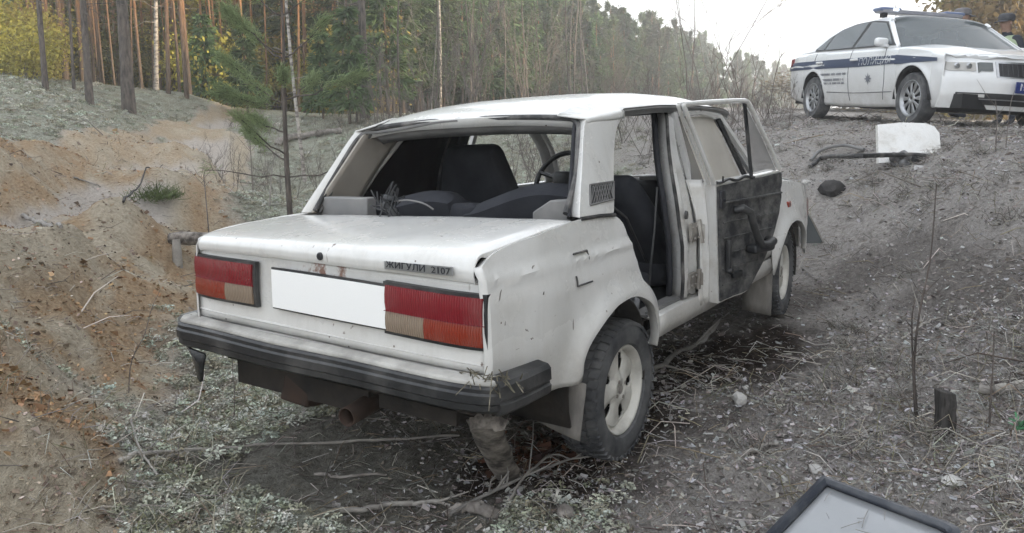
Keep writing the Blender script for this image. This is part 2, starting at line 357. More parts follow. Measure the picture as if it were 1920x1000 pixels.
# ---------------------------------------------------------------- loose ground cover
def spread(n, u0, u1, d0, d1):
    u = RNG.uniform(u0, u1, n); d = np.exp(RNG.uniform(math.log(d0), math.log(d1), n))
    f = np.array([.8339, .5519]); r = np.array([.5519, -.8339])
    p = CAM[:2] + f * d[:, None] + r * (d * (u - 960) / FPX)[:, None]
    return p[:, 0], p[:, 1], d
def rand_dirs(n, flat=.3):
    a = RNG.uniform(0, 2 * PI, n); z = RNG.normal(0, flat, n); v = np.c_[np.cos(a), np.sin(a), z]; return v / np.linalg.norm(v, axis=1, keepdims=True)
def slivers(P, D, L, Wd, bend=.15):
    """thin three-sided sticks: 2 segments, bent"""
    n = len(P); S = np.cross(D, [0, 0, 1.]); S /= np.maximum(np.linalg.norm(S, axis=1, keepdims=True), 1e-6); U = np.cross(S, D)
    mid = P + D * (L * .5)[:, None] + (S * RNG.normal(0, bend, n)[:, None] + U * RNG.normal(.3 * bend, bend, n)[:, None]) * L[:, None]; end = P + D * L[:, None]
    V = []
    for c, k in ((P, 1.), (mid, .85), (end, .4)):
        for a in (0, 2.1, 4.2): V.append(c + (S * math.cos(a) + U * math.sin(a)) * (Wd * k)[:, None])
    V = np.stack(V, 1); F = []
    for i in range(2):
        for j in range(3): q = [i * 3 + j, i * 3 + (j + 1) % 3, i * 3 + 3 + (j + 1) % 3, i * 3 + 3 + j]; F += [[q[0], q[1], q[2]], [q[0], q[2], q[3]]]
    F = np.array(F)[None] + (np.arange(n) * 9)[:, None, None]
    return V.reshape(-1, 3), F.reshape(-1, 3)
def flakes(P, sz, asp, up=.6):
    """bark chips, needles, leaf scraps: one bent quad each"""
    n = len(P); d = rand_dirs(n, .35); s = np.cross(d, rand_dirs(n, up)); s /= np.maximum(np.linalg.norm(s, axis=1, keepdims=True), 1e-6)
    L = sz[:, None]; Wd = (sz * asp)[:, None]; k = np.cross(d, s) * L * .25
    V = np.stack([P - d * L - s * Wd, P - d * L * .9 + s * Wd, P + d * L + s * Wd * .7 + k, P + d * L * .9 - s * Wd * .7 + k], 1).reshape(-1, 3)
    return V, np.arange(n * 4).reshape(-1, 4)
def palette(n, cols, j=.25):
    c = np.array(cols)[RNG.integers(0, len(cols), n)]; return c * RNG.uniform(1 - j, 1 + j, (n, 1)) * RNG.uniform(.94, 1.06, (n, 3))
CM = colmat('litter_colours')
# lichen and moss cushions
x, y, d = spread(34000, -60, 1300, 2.3, 26); sa, _, dkk, mo = regions(x, y); k = (RNG.random(len(x)) < mo * (.35 + .65 * sstep(-.2, .25, fbm(x, y, 1.7, 3, 21)))) & ~((x > -1.0) & (x < 3) & (abs(y) < .6))
x, y, d = x[k], y[k], d[k]; n = len(x); z = ground(x, y); m = 40
sz = RNG.uniform(.012, .03, n) * (1 + d * .10) * RNG.choice([1, 1, 1.4], n)
off = RNG.normal(0, 1, (n, m, 3)); off /= np.linalg.norm(off, axis=2, keepdims=True); off[..., 2] = np.abs(off[..., 2]) * .75
P = np.c_[x, y, z][:, None] + off * (sz[:, None, None] * RNG.uniform(.5, 1.1, (n, m, 1)))
V, F = flakes(P.reshape(-1, 3), np.repeat(sz * .165, m), RNG.uniform(.35, .8, n * m), 1.2)
cc = palette(n, [(0.375, 0.394, 0.325), (0.463, 0.481, 0.413), (0.325, 0.331, 0.263), (0.250, 0.256, 0.188), (0.525, 0.537, 0.475), (0.288, 0.263, 0.200)], .2)
cc = np.repeat(np.repeat(cc, m, 0) * RNG.uniform(.75, 1.2, (n * m, 1)), 4, 0)
tag(big_mesh('lichen', V, F, CM, cc, 4), 'pale grey green lichen and moss covering the ground', 'lichen', kind='stuff')
# chips, bark and dead leaves on the bare soil
x, y, d = spread(130000, 600, 1990, 2.2, 13); sa, _, dkk, mo = regions(x, y); pt_ = sstep(-.28, .22, fbm(x, y, 1.4, 4, 41)); k = RNG.random(len(x)) < (1 - sa) * (1 - .8 * mo) * (1 - .45 * dkk) * (.30 + .70 * pt_)
x, y, d = x[k], y[k], d[k]; n = len(x)
z = ground(x, y) + .006; V, F = flakes(np.c_[x, y, z], RNG.gamma(2.2, .0021, n) * (1 + d * .08), RNG.uniform(.15, .7, n), .8)
cc = np.repeat(palette(n, [(0.312, 0.302, 0.297), (0.395, 0.387, 0.385), (0.208, 0.196, 0.187), (0.458, 0.451, 0.451), (0.260, 0.228, 0.209), (0.146, 0.127, 0.116), (0.354, 0.334, 0.314)], .25), 4, 0)
tag(big_mesh('bark_litter', V, F, CM, cc, 4), 'grey bark chips and dead leaf scraps over the bare soil', 'litter', kind='stuff')
# sand crumbs and root shreds
x, y, d = spread(42000, -80, 700, 2.2, 18); sa, og, dkk, mo = regions(x, y); k = RNG.random(len(x)) < sa * (.5 + .5 * og)
x, y, d, og = x[k], y[k], d[k], og[k]; n = len(x); z = ground(x, y) + .003
V, F = flakes(np.c_[x, y, z], RNG.gamma(2., .0021, n) * (1 + d * .09), RNG.uniform(.4, 1., n), 1.0)
ca_ = palette(n, [(.44, .37, .30), (.36, .28, .215), (.50, .43, .36), (.26, .19, .14), (.13, .10, .08), (.18, .14, .11)], .25); cb_ = palette(n, [(.34, .215, .12), (.27, .165, .09), (.42, .29, .17), (.20, .125, .075)], .25)
cc = np.repeat(np.where(RNG.random((n, 1)) < og[:, None], cb_, ca_), 4, 0)
tag(big_mesh('sand_crumbs', V, F, CM, cc, 4), 'loose sand lumps and crumbs on the dug sandy bank', 'sand', kind='stuff')
# thin twigs and straws
x, y, d = spread(46000, -60, 1990, 2.1, 15); sa, og, dkk, mo = regions(x, y); k = RNG.random(len(x)) < np.where(sa > .5, .25, .70) * (.25 + .75 * sstep(-.25, .25, fbm(x, y, 1.7, 4, 43))); x, y, d, sa, mo = x[k], y[k], d[k], sa[k], mo[k]; n = len(x)
L = RNG.gamma(2.2, .032, n) * (1 + d * .05); V, F = slivers(np.c_[x, y, ground(x, y) + .008], rand_dirs(n, .16), L, (.0006 + L * .0075) * (1 + d * .09))
cc = np.repeat(palette(n, [(0.270, 0.250, 0.230), (0.405, 0.385, 0.358), (0.162, 0.142, 0.128), (0.513, 0.472, 0.419), (0.297, 0.243, 0.176), (0.121, 0.095, 0.081)], .3), 9, 0)
tag(big_mesh('twig_litter', V, F, CM, cc), 'thin dead twigs strewn over the forest ground', 'twigs', kind='stuff')
# dry grass
x, y, d = spread(15000, -60, 1990, 2.1, 22); sa, og, dkk, mo = regions(x, y); g = fbm(x, y, 1.1, 4, 31); u_, _ = uvd(x, y)
k = (RNG.random(len(x)) < sstep(.02, .35, g + .25 * (u_ < 450) * (d < 3.4)) * (1 - .5 * sa)) & (dkk < .4) & ((mo + sa > .4) | (RNG.random(len(x)) < .40)) & ~((x > -1) & (x < 3) & (abs(y) < .8)); x, y, d = x[k], y[k], d[k]; n = len(x)
D = rand_dirs(n, .25); D[:, 2] = np.abs(RNG.normal(.7, .5, n)); D /= np.linalg.norm(D, axis=1, keepdims=True); L = RNG.uniform(.04, .16, n) * (1 + d * .03)
V, F = slivers(np.c_[x, y, ground(x, y) - .005], D, L, (.0008 + L * .004) * (1 + d * .14), .22)
cc = np.repeat(palette(n, [(.36, .33, .26), (.28, .255, .20), (.44, .42, .36), (.19, .19, .11), (.23, .19, .15), (.33, .31, .28)], .25), 9, 0)
tag(big_mesh('dry_grass', V, F, CM, cc), 'sparse dry straw coloured grass blades', 'grass', kind='stuff')

cx, cy, cdd = spread(420, 700, 1990, 3.0, 16); sa, og, dkk, mo = regions(cx, cy); kk = (dkk < .3) & (sa < .3) & ~((cx > -1.2) & (cx < 3.2) & (abs(cy) < 1)); cx, cy, cdd = cx[kk], cy[kk], cdd[kk]; m = 46; n = len(cx) * m
x = np.repeat(cx, m) + RNG.normal(0, .035, n); y = np.repeat(cy, m) + RNG.normal(0, .035, n); D = rand_dirs(n, .3); D[:, 2] = np.abs(RNG.normal(.35, .35, n)); D /= np.linalg.norm(D, axis=1, keepdims=True); d = np.repeat(cdd, m); L = RNG.uniform(.03, .13, n)
V, F = slivers(np.c_[x, y, ground(x, y) - .004], D, L, (.0009 + L * .006) * (1 + d * .10), .25); cc = np.repeat(palette(n, [(.22, .20, .18), (.33, .31, .28), (.13, .115, .10), (.40, .385, .36)], .25), 9, 0)
tag(big_mesh('dead_tussocks', V, F, CM, cc), 'matted tussocks of dead grey grass on the slope', 'grass', kind='stuff')
# ---------------------------------------------------------------- forest
BARK = NT('pine_bark'); _o = BARK.obj(); _z = BARK.sep(_o)[2]
_n = BARK.noise(BARK.n('Mapping', Vector=_o, Scale=(9, 9, 2)).outputs[0], 2, 6, .7)
BARK.set('Base Color', BARK.mix(BARK.n('MapRange', Value=BARK.math('ADD', _z, BARK.math('MULTIPLY', _n, 2.)), i1=2., i2=5.5, i3=0., i4=1.).outputs[0], BARK.ramp(_n, (.3, (.045, .034, .027)), (.7, (.17, .125, .095))), BARK.ramp(_n, (.3, (.16, .075, .035)), (.7, (.34, .18, .085))))).set('Roughness', .9); BARK.bump(_n, .6, .03); BARK = BARK.m
BIRCH = mat('birch_bark', (.40, .37, .34), (.07, .06, .055), 5, .75, bump=.2, lo=.45, hi=.62, world=False, stretch=(1, 1, 3))
DKBARK = mat('dark_pine_bark', (.035, .03, .028), (.15, .125, .11), 3, .95, bump=.7, bsc=18, world=False, stretch=(5, 5, 1.5))
TWIG = mat('bare_twigs', (.10, .085, .075), (.19, .165, .15), 5, .85); GREYBARK = mat('dead_grey_wood', (.16, .15, .14), (.30, .285, .265), 8, .9, bump=.4, stretch=(1, 1, 1))
NEEDLE = leafmat('pine_needles', (.085, .150, .062), (.130, .180, .072), .25); SPRUCE = leafmat('spruce_needles', (.055, .095, .055), (.085, .120, .065), .15)
YELLOW = leafmat('yellowing_leaves', (.50, .38, .09), (.30, .29, .08), .4); LARCH = leafmat('golden_needles', (.36, .28, .09), (.26, .20, .07), .35)
def sprays(P, D, L, Wd, droop=.2, col=None):
    """little needle sprays: a bent two-quad blade per spray"""
    n = len(P); s = np.cross(D, RNG.normal(0, 1, (n, 3))); s /= np.maximum(np.linalg.norm(s, axis=1, keepdims=True), 1e-6); dn_ = np.array([0, 0, -1.]) * (L * droop)[:, None]
    a = P; b = P + D * (L * .5)[:, None] + dn_ * .3; e = P + D * L[:, None] + dn_; wv = s * Wd[:, None]
    V = np.stack([a - wv * .3, a + wv * .3, b + wv, b - wv, e + wv * .25, e - wv * .25], 1).reshape(-1, 3)
    F = (np.array([[0, 1, 2, 3], [3, 2, 4, 5]])[None] + (np.arange(n) * 6)[:, None, None]).reshape(-1, 4)
    return V, F, np.repeat(col if col is not None else RNG.uniform(.55, 1.25, (n, 1)) * np.ones((1, 3)), 6, 0)
def trunk_mesh(name, h, r, m, seg=9, lean=.25, n=8, stubs=10, z0=-.3):
    mb = MB(); zz = np.linspace(z0, h, seg); a = RNG.uniform(0, 6.3); px = lean * np.sin(zz / h * 2.2 + a) * zz / h; py = lean * np.cos(zz / h * 1.7 + a) * zz / h
    c = np.c_[px - px[0], py - py[0], zz]; rr_ = r * (1 - .85 * (zz.clip(0) / h)) ; rr_[0] *= 1.25; mb.tube(c, rr_, n)
    for k in range(stubs):
        z = RNG.uniform(.15, .75) * h; q = np.array([np.interp(z, zz, c[:, 0]), np.interp(z, zz, c[:, 1]), z]); t = RNG.uniform(0, 6.3); l = RNG.uniform(.3, 1.3) * (h / 14 + .3)
        d = np.array([math.cos(t), math.sin(t), RNG.uniform(-.25, .25)]); mb.tube([q, q + d * l * .5 + [0, 0, RNG.normal(0, .06)], q + d * l + [0, 0, RNG.normal(-.08, .12)]], [r * .16, r * .10, r * .04], 4, cap=False)
    return mb, (zz, c)
def tree_from(name, label, cat, mb, tmat, crown=None, cmat=None, group=None, cname='crown'):
    t = thing(name, label, cat, group=group); tr = mb.build('trunk', tmat, t, smooth=60); ch = [tr]
    if crown: ch.append(big_mesh(cname, crown[0], crown[1], cmat, crown[2], 4, t))
    return t, ch
def pine_crown(h, z0, w, n):
    z = z0 + (h - z0) * RNG.random(n) ** .9; k = 28; zc_ = np.sort(z0 + (h - z0) * RNG.random(k)); a = RNG.uniform(0, 6.3, k); i = RNG.integers(0, k, n)
    rmax = w * np.sqrt(np.clip((h + .4 - zc_[i]) / (h - z0), 0, 1)) * RNG.uniform(.55, 1.15, k)[i]; f = RNG.uniform(.25, 1, n) ** .7; ang = a[i] + RNG.normal(0, .35, n)
    P = np.c_[np.cos(ang) * rmax * f, np.sin(ang) * rmax * f, zc_[i] + f * .25 * w + RNG.normal(0, .18, n)]
    D = np.c_[np.cos(ang), np.sin(ang), np.full(n, .4)] + RNG.normal(0, .55, (n, 3)); D /= np.linalg.norm(D, axis=1, keepdims=True)
    return sprays(P, D, RNG.uniform(.22, .42, n), RNG.uniform(.03, .06, n), 0)
def cone_crown(h, z0, w, n, L=.3, whorls=None):
    whorls = whorls or int(h * 2.6); zw = z0 + (h - z0) * (np.arange(whorls) + RNG.uniform(-.3, .3, whorls)) / whorls; nb = 7
    i = RNG.integers(0, whorls * nb, n); ab = RNG.uniform(0, 6.3, whorls * nb); lb = RNG.uniform(.7, 1.15, whorls * nb)
    f = RNG.random(n) ** .6; z = zw[i // nb]; R_ = w * np.clip((h - z) / (h - z0), .03, 1) ** .85 * lb[i]; ang = ab[i] + RNG.normal(0, .22, n) * (1.1 - f)
    P = np.c_[np.cos(ang) * R_ * f, np.sin(ang) * R_ * f, z + .12 * w * f * f - .25 * R_ * f + RNG.normal(0, .05, n)]
    D = np.c_[np.cos(ang), np.sin(ang), np.full(n, -.05)] + RNG.normal(0, .45, (n, 3)); D /= np.linalg.norm(D, axis=1, keepdims=True)
    return sprays(P, D, RNG.uniform(.7, 1.3, n) * L, RNG.uniform(.10, .17, n) * L, .25)
def leaf_crown(h, z0, w, n, L=.16, clumps=16):
    c = RNG.normal(0, 1, (clumps, 3)); c /= np.linalg.norm(c, axis=1, keepdims=True); c *= RNG.random((clumps, 1)) ** .4; i = RNG.integers(0, clumps, n); q = c[i] + RNG.normal(0, .26, (n, 3))
    P = q * [w, w, (h - z0) / 2] + [0, 0, (h + z0) / 2]; D = RNG.normal(0, 1, (n, 3)); D /= np.linalg.norm(D, axis=1, keepdims=True)
    return sprays(P, D, RNG.uniform(.7, 1.3, n) * L, RNG.uniform(.3, .5, n) * L, .3)
def bare_shrub(h, stems, n=5, r=.014, spread_=.25, depth=2):
    mb = MB()
    def br(p, d, l, r_, k):
        q = [p]; 
        for s_ in range(4): d = d + RNG.normal(0, .10, 3) + [0, 0, .04]; d = d / np.linalg.norm(d); q.append(q[-1] + d * l / 4)
        mb.tube(q, np.linspace(r_, r_ * .4, 5), 4, cap=False)
        if k:
            for s_ in range(n):
                j = RNG.integers(1, 5); e = d + RNG.normal(0, .45, 3) + [0, 0, .15]; br(q[j], e / np.linalg.norm(e), l * RNG.uniform(.25, .5), r_ * .55, k - 1)
    for s_ in range(stems):
        d = np.array([RNG.normal(0, spread_), RNG.normal(0, spread_), 1.]); br(np.array([RNG.normal(0, .04) * stems, RNG.normal(0, .04) * stems, -.05]), d / np.linalg.norm(d), h * RNG.uniform(.7, 1), r, depth)
    return mb
def put(proto, u, d, sc=1., rz=None, label=None, dz=0):
    p = atd(u, d); return dup(proto[0], proto[1], (p[0], p[1], gz(*p) + dz), RNG.uniform(0, 6.3) if rz is None else rz, sc, label)
def drop(proto):
    for c in proto[1]: bpy.data.objects.remove(c)
    bpy.data.objects.remove(proto[0])

# tall pines with bare orange trunks on the left
GP = 'tall pines with bare trunks in the wood'
protos = []
for k in range(6):
    h = (17, 15, 19, 14, 16, 13)[k]; mb, _ = trunk_mesh('t', h, (.068, .055, .078, .046, .060, .040)[k], BARK, stubs=14, lean=.5)
    protos.append(tree_from('pine_tree', 'tall pine with a bare orange brown trunk standing in the wood behind the sandy track', 'tree', mb, BARK, pine_crown(h, h * .58, 2.0, 900), NEEDLE, GP))
occ = []
def clear(u, d): return all(abs(u - a) > 5 or abs(d - b) > 3 for a, b in occ)
for k in range(235):
    for _ in range(20):
        u = RNG.uniform(-140, 740) if k % 4 else RNG.uniform(-60, 420); d = np.exp(RNG.uniform(math.log(26 if u < 420 else 29), math.log(66)))
        if clear(u, d): break
    occ.append((u, d)); put(protos[k % 6], u, d, RNG.uniform(.8, 1.2))
for p_ in protos: drop(p_)
def special(name, label, h, r, u, d, m=BARK, crown=None, cmat=NEEDLE, lean=.1, stubs=10, cat='tree', vbase=None):
    mb, _ = trunk_mesh('t', h, r, m, lean=lean, stubs=stubs, n=10, seg=12); t, ch = tree_from(name, label, cat, mb, m, crown, cmat)
    p = atd(u, d); t.location = (p[0], p[1], gz(*p)); return t
special('pine_tree', 'thickest dark pine trunk at the edge of the mossy bank on the left', 17, .155, 250, 20.5, DKBARK, pine_crown(17, 10, 2.2, 900), stubs=22)
special('pine_tree', 'thin dark pine left of the thickest dark trunk, on the mossy bank', 12, .085, 178, 18.5, DKBARK, pine_crown(12, 7, 1.4, 600), stubs=26)
special('pine_tree', 'slender dark pine nearest the left edge of the mossy bank', 11, .07, 98, 20, DKBARK, pine_crown(11, 7, 1.2, 500), stubs=16)
special('pine_tree', 'very thin grey pine between the two slim dark trunks on the bank', 9, .045, 150, 23, DKBARK, pine_crown(9, 6, 1., 400), stubs=14)
special('birch_tree', 'thin leaning white birch behind the young pine sapling', 11, .042, 574, 17.5, BIRCH, None, lean=.9, stubs=14)
special('birch_tree', 'pale birch trunk in the wood right of the thickest dark pine', 12, .08, 302, 27, BIRCH, None, lean=.6, stubs=16)
special('birch_tree', 'slim birch in front of the dark spruces above the saloon roof', 12, .06, 828, 30, BIRCH, None, lean=.5, stubs=14)
special('pine_tree', 'dark old pine just left of the saloon roof, thin bark and dead stubs', 15, .14, 688, 24, DKBARK, pine_crown(15, 7.5, 1.9, 1600), stubs=20)

# yellow green undergrowth
GB = 'yellow green bushes under the pines'
protos = []
for k in range(4):
    mb = bare_shrub(1.8, 4, 3, .02, .3, 1); protos.append(tree_from('bush', 'yellow green leafy bush growing between the pine trunks', 'bush', mb, TWIG, leaf_crown((2.6, 2.0, 3.4, 4.6)[k], .15, (1.3, 1.2, 1.5, 1.4)[k], (1500, 1100, 1900, 2200)[k], .13, 22), YELLOW if k < 3 else leafmat('green_leaves', (.11, .14, .045), (.20, .19, .06), .3), GB))
for k in range(88): u = RNG.uniform(-150, 720); put(protos[k % 4], u, RNG.uniform(29, 54), RNG.uniform(.7, 1.25))
for k in range(60): u = RNG.uniform(-150, 700); put(protos[(0, 2, 3)[k % 3]], u, RNG.uniform(40, 62), RNG.uniform(1.3, 2.4))
for k in range(34): u = RNG.uniform(-120, 620); put(protos[(0, 1, 2)[k % 3]], u, RNG.uniform(46, 62), RNG.uniform(2.2, 3.6))
for k in range(16): put(protos[k % 3], RNG.uniform(-80, 130), RNG.uniform(23, 30), RNG.uniform(.5, .9))
for p_ in protos: drop(p_)
# young pines among the trunks
GY = 'young pines at the edge of the wood'
protos = []
for k in range(4):
    h = (3.2, 4.6, 6.5, 8.5)[k]; mb, _ = trunk_mesh('t', h, .02 + h * .007, BARK, stubs=14, lean=.1); protos.append(tree_from('young_pine', 'young green pine with a full crown at the edge of the wood', 'tree', mb, BARK, cone_crown(h, h * .18, .26 * h ** .85, 2000 + k * 700, .26), NEEDLE, GY))
for u, d, k in ((470, 26, 0), (395, 29, 0), (610, 25, 0), (660, 23, 0), (700, 30, 2), (640, 33, 3), (560, 34, 3), (500, 36, 2), (730, 27, 1), (430, 40, 3), (330, 38, 2), (760, 33, 3), (790, 34, 3), (830, 35, 3), (870, 36, 3), (905, 37, 2), (940, 40, 3), (985, 42, 3), (730, 31, 3), (1030, 45, 3), (240, 40, 2), (120, 37, 2), (20, 30, 1), (690, 38, 3), (600, 42, 3), (540, 45, 3), (380, 47, 3), (470, 50, 3)):
    put(protos[k], u, d, RNG.uniform(.85, 1.15))
for p_ in protos: drop(p_)
# spruces and pines receding to the right
GS = 'dark spruces and pines of the wood edge running to the right'
protos = []
for k in range(6):
    h = 10.; mb, _ = trunk_mesh('t', h, .11, BARK, stubs=8, lean=.15); cr = cone_crown(h, .9, (1.7, 1.35)[k], 4600, .42) if k < 2 else pine_crown(h, (1.2, 2.4, 3.4, .8)[k - 2], (1.7, 2.0, 1.9, 1.4)[k - 2], 4200)
    protos.append(tree_from('conifer_tree', 'dark hazy conifer in the wood edge beyond the saloon roof', 'tree', mb, BARK, cr, SPRUCE if k % 2 == 0 else NEEDLE, GS))
LU = [640, 760, 900, 1000, 1085, 1150, 1250, 1350, 1450, 1510, 1620]; LD = [31, 33, 37, 42, 47, 53, 66, 85, 112, 135, 160]; LV = [-60, -40, -25, -15, 2, 22, 42, 88, 118, 138, 165]
for k in range(140):
    u = 660 + 850 * ((k + RNG.uniform(0, 1)) / 140) ** 1.0; row = RNG.random(); d = np.interp(u, LU, LD) * (1 + .35 * row ** 1.5); v = np.interp(u, LU, LV) + RNG.gamma(1.6, 16) * (1 if row > .2 else 1.8)
    p = atd(u, d); zt = CAM[2] + (241 - v) / FPX * d - gz(*p); hh = max(2.5, zt); sxy = max(.45, hh / 10) * RNG.uniform(.85, 1.25); put(protos[k % 6], u, d, (sxy, sxy, hh / 10))
rs5 = np.random.default_rng(5)
for k in range(72):                                     # unseen stand across the road, placed to shade the clearing
    d = -16 + 35 * (k % 18 + rs5.uniform(0, 1)) / 18; lat = max(13, .653 * d + 7.5) + 4.2 * (k // 18) + rs5.uniform(0, 2.5)
    p = CAM[:2] + np.array([.8339, .5519]) * d + np.array([.5519, -.8339]) * lat; o = dup(protos[k % 2][0], protos[k % 2][1], (p[0], p[1], gz(*p)), rs5.uniform(0, 6.3), (2.1, 2.1, rs5.uniform(1.7, 2.0)), 'tall conifer of the unseen stand placed to shade the clearing'); o['group'] = 'unseen stand shading the clearing'
for p_ in protos: drop(p_)
GA = 'thin bare trunks of aspen and birch along the wood edge'
protos = []
for k in range(4):
    mb, _ = trunk_mesh('t', (9, 11, 8, 12)[k], (.035, .05, .03, .045)[k], TWIG, stubs=22, lean=.7, seg=12, n=6); protos.append(tree_from('bare_tree', 'thin bare grey trunk with short twigs along the wood edge', 'tree', mb, (DKBARK, TWIG, GREYBARK, TWIG)[k], group=GA))
for k in range(26): u = RNG.uniform(640, 1120); put(protos[k % 4 if k % 3 else 0], u, np.interp(u, LU, LD) * RNG.uniform(.72, .98), RNG.uniform(.6, 1.1))
for p_ in protos: drop(p_)
# golden trees beyond the road
GG = 'golden autumn trees beyond the road'; GL = 'low golden bushes beyond the road seen under the police car'
protos = []
for k in range(3):
    mb, _ = trunk_mesh('t', 9, .09, BIRCH, stubs=12, lean=.3); protos.append(tree_from('autumn_tree', 'golden yellow tree in low sun beyond the police car', 'tree', mb, BIRCH, leaf_crown(10, .4, (2.0, 1.6, 2.4)[k], 3800, .22, 40), LARCH, GG))
for u, d in ((1842, 33), (1885, 31), (1925, 34), (1975, 32), (2030, 36), (1865, 42), (1910, 44), (1955, 46), (2090, 34), (1828, 50), (2150, 38)): put(protos[RNG.integers(3)], u, d, RNG.uniform(.9, 1.15))
for u, d in ((1540, 52), (1580, 60), (1620, 55), (1660, 50), (1700, 58), (1740, 54), (1780, 46), (1820, 42)): o = put(protos[RNG.integers(3)], u, d, (1.5, 1.5, .26), label='low golden bush beyond the road, seen under the police car'); o['group'] = GL; o['category'] = 'bush'; o.name = 'autumn_bush'
for p_ in protos: drop(p_)
# bare shrubs and saplings in front of the wood
GR = 'bare leafless saplings in front of the wood edge'
protos = []
for k in range(5):
    mb = bare_shrub((3.6, 4.4, 3.0, 5.2, 6.2)[k], (5, 4, 6, 3, 2)[k], 6, .016, .16, 2); protos.append(tree_from('bare_sapling', 'bare brown sapling with thin twigs in front of the wood edge', 'sapling', mb, TWIG, group=GR))
for k in range(36): u = RNG.uniform(720, 1480); put(protos[k % 5], u, np.interp(u, LU, LD) * RNG.uniform(.55, .93), RNG.uniform(.6, 1.05))
for u, d, s in ((1285, 22, 1.0), (1318, 24, 1.05), (1300, 27, 1.), (1405, 26, .9), (1345, 30, .8)): put(protos[4], u, d, s)
for p_ in protos: drop(p_)
GT = 'low bare brushwood on the ground beyond the saloon'
protos = []
for k in range(4):
    mb = bare_shrub((1.0, .7, 1.3, .9)[k], (6, 8, 5, 7)[k], 5, .007, .45, 2); protos.append(tree_from('brushwood', 'low tangle of bare grey twigs on the ground beyond the saloon', 'brushwood', mb, TWIG, group=GT))
for k in range(70): put(protos[k % 4], RNG.uniform(690, 1480), RNG.uniform(11, 24), RNG.uniform(.6, 1.2))
for k in range(24): put(protos[k % 4], RNG.uniform(380, 690), RNG.uniform(12, 26), RNG.uniform(.4, .9))
for p_ in protos: drop(p_)
# the far depth of the wood
n = 52000; u = RNG.uniform(-420, 1120, n); d = RNG.uniform(62, 92, n); hmax = np.where(u < 700, 19, 15); z = RNG.random(n) ** .85 * hmax
f = np.array([.8339, .5519]); r = np.array([.5519, -.8339]); p = CAM[:2] + f * d[:, None] + r * (d * (u - 960) / FPX)[:, None]
D = RNG.normal(0, 1, (n, 3)); D[:, 2] *= .6; D /= np.linalg.norm(D, axis=1, keepdims=True)
cc = np.where((RNG.random(n) < np.clip(.55 - z / 16, .08, .6) * (u < 620))[:, None], [2.2, 1.5, .6], [.75, .85, .75]) * RNG.uniform(.6, 1.3, (n, 1))
V, F, C_ = sprays(np.c_[p, 2.0 + z], D, RNG.uniform(.5, 1.1, n), RNG.uniform(.16, .34, n), .2, cc)
tag(big_mesh('far_wood', V, F, SPRUCE, C_, 4), 'dense far depth of the pine wood', 'wood', kind='stuff')
mb = MB()
for k in range(170):
    p = atd(RNG.uniform(-200, 740), RNG.uniform(58, 80)); mb.tube([(p[0], p[1], 1.8), (p[0] + RNG.normal(0, .2), p[1], 9), (p[0] + RNG.normal(0, .4), p[1], 18)], [.14, .11, .05], 5, cap=False)
tag(mb.build('far_trunks', BARK), 'many far pine trunks deep in the wood', 'trees', kind='stuff')

# the young pine sapling between track and saloon
pp = atd(540, 8.6); base = np.array([pp[0], pp[1], gz(*pp)])
sp = thing('pine_sapling', 'young pine sapling with sparse long needled branches behind the boot of the saloon', 'sapling', tuple(base))
mb = MB(); mb.tube([(0, 0, -.1), (.01, 0, .5), (0, .01, 1.1), (-.01, 0, 1.7), (0, -.02, 2.4), (.01, 0, 3.2)], [.036, .033, .028, .022, .016, .008], 9); mb.build('trunk', DKBARK, sp, smooth=60)
NP, ND = [], []; SAPN = leafmat('pale_pine_needles', (.32, .42, .23), (.40, .46, .25), .5)
def limb(z, ang, l, rise, tufts, dens, sag=0):
    a = np.array([.5519 * math.cos(ang) + .8339 * math.sin(ang), -.8339 * math.cos(ang) + .5519 * math.sin(ang), 0]); q = [np.array([0, 0, z])]
    for k in range(1, 7): t_ = k / 6; q.append(np.array([0, 0, z]) + a * l * t_ + np.array([0, 0, rise * l * t_ ** 1.3 - sag * l * t_ * t_]) + RNG.normal(0, .012, 3))
    MB().tube(q, np.linspace(.010, .004, 7), 6).build('branch', DKBARK, sp, smooth=60)
    qq = crom(q, 40); s0 = int(40 * (1 - tufts)); dd = np.gradient(qq, axis=0); dd /= np.linalg.norm(dd, axis=1, keepdims=True)
    for k in range(s0, 40):
        m_ = int(dens * .65 * (.5 + (k - s0) / (40 - s0)))
        for _ in range(m_):
            v = dd[k] * RNG.uniform(.3, 1.1) + RNG.normal(0, .55, 3); NP.append(qq[k] + RNG.normal(0, .03, 3)); ND.append(v / np.linalg.norm(v))
W0 = 0.
for z, ang, l, rise, tu, de in ((.30, 3.2, .75, .02, 0, 0), (.30, .1, .55, -.12, .0, 0), (.33, 1.9, .5, -.1, 0, 0), (.96, 3.3, .85, .10, .12, 8), (.96, .2, .95, .18, 0.05, 4), (1.15, 2.6, .65, .55, .5, 30),
        (1.2, 3.9, .55, .8, .4, 26), (1.76, 2.9, .75, .75, .75, 34), (1.80, .25, .85, .35, .5, 30), (1.72, 3.6, .7, .25, .75, 32), (1.80, 1.2, .6, .5, .5, 24), (1.82, 5.0, .55, .5, .5, 24), (2.25, 2.8, .65, .85, .6, 30), (2.25, .6, .5, .9, .4, 22), (2.3, 3.7, .6, .7, .55, 28), (2.7, .3, .45, .9, .5, 22), (2.7, 2.9, .45, .9, .5, 22), (1.45, 2.7, .5, .35, .6, 26)):
    limb(z, ang, l, rise, tu, de)
NP = np.array(NP); ND = np.array(ND); n = len(NP); V, F = slivers(NP, ND, RNG.uniform(.06, .12, n), np.full(n, .0032), .1)
big_mesh('needles', V, F, SAPN, np.repeat(RNG.uniform(.7, 1.4, (n, 1)) * [1, 1.0, 1], 9, 0), 3, sp)
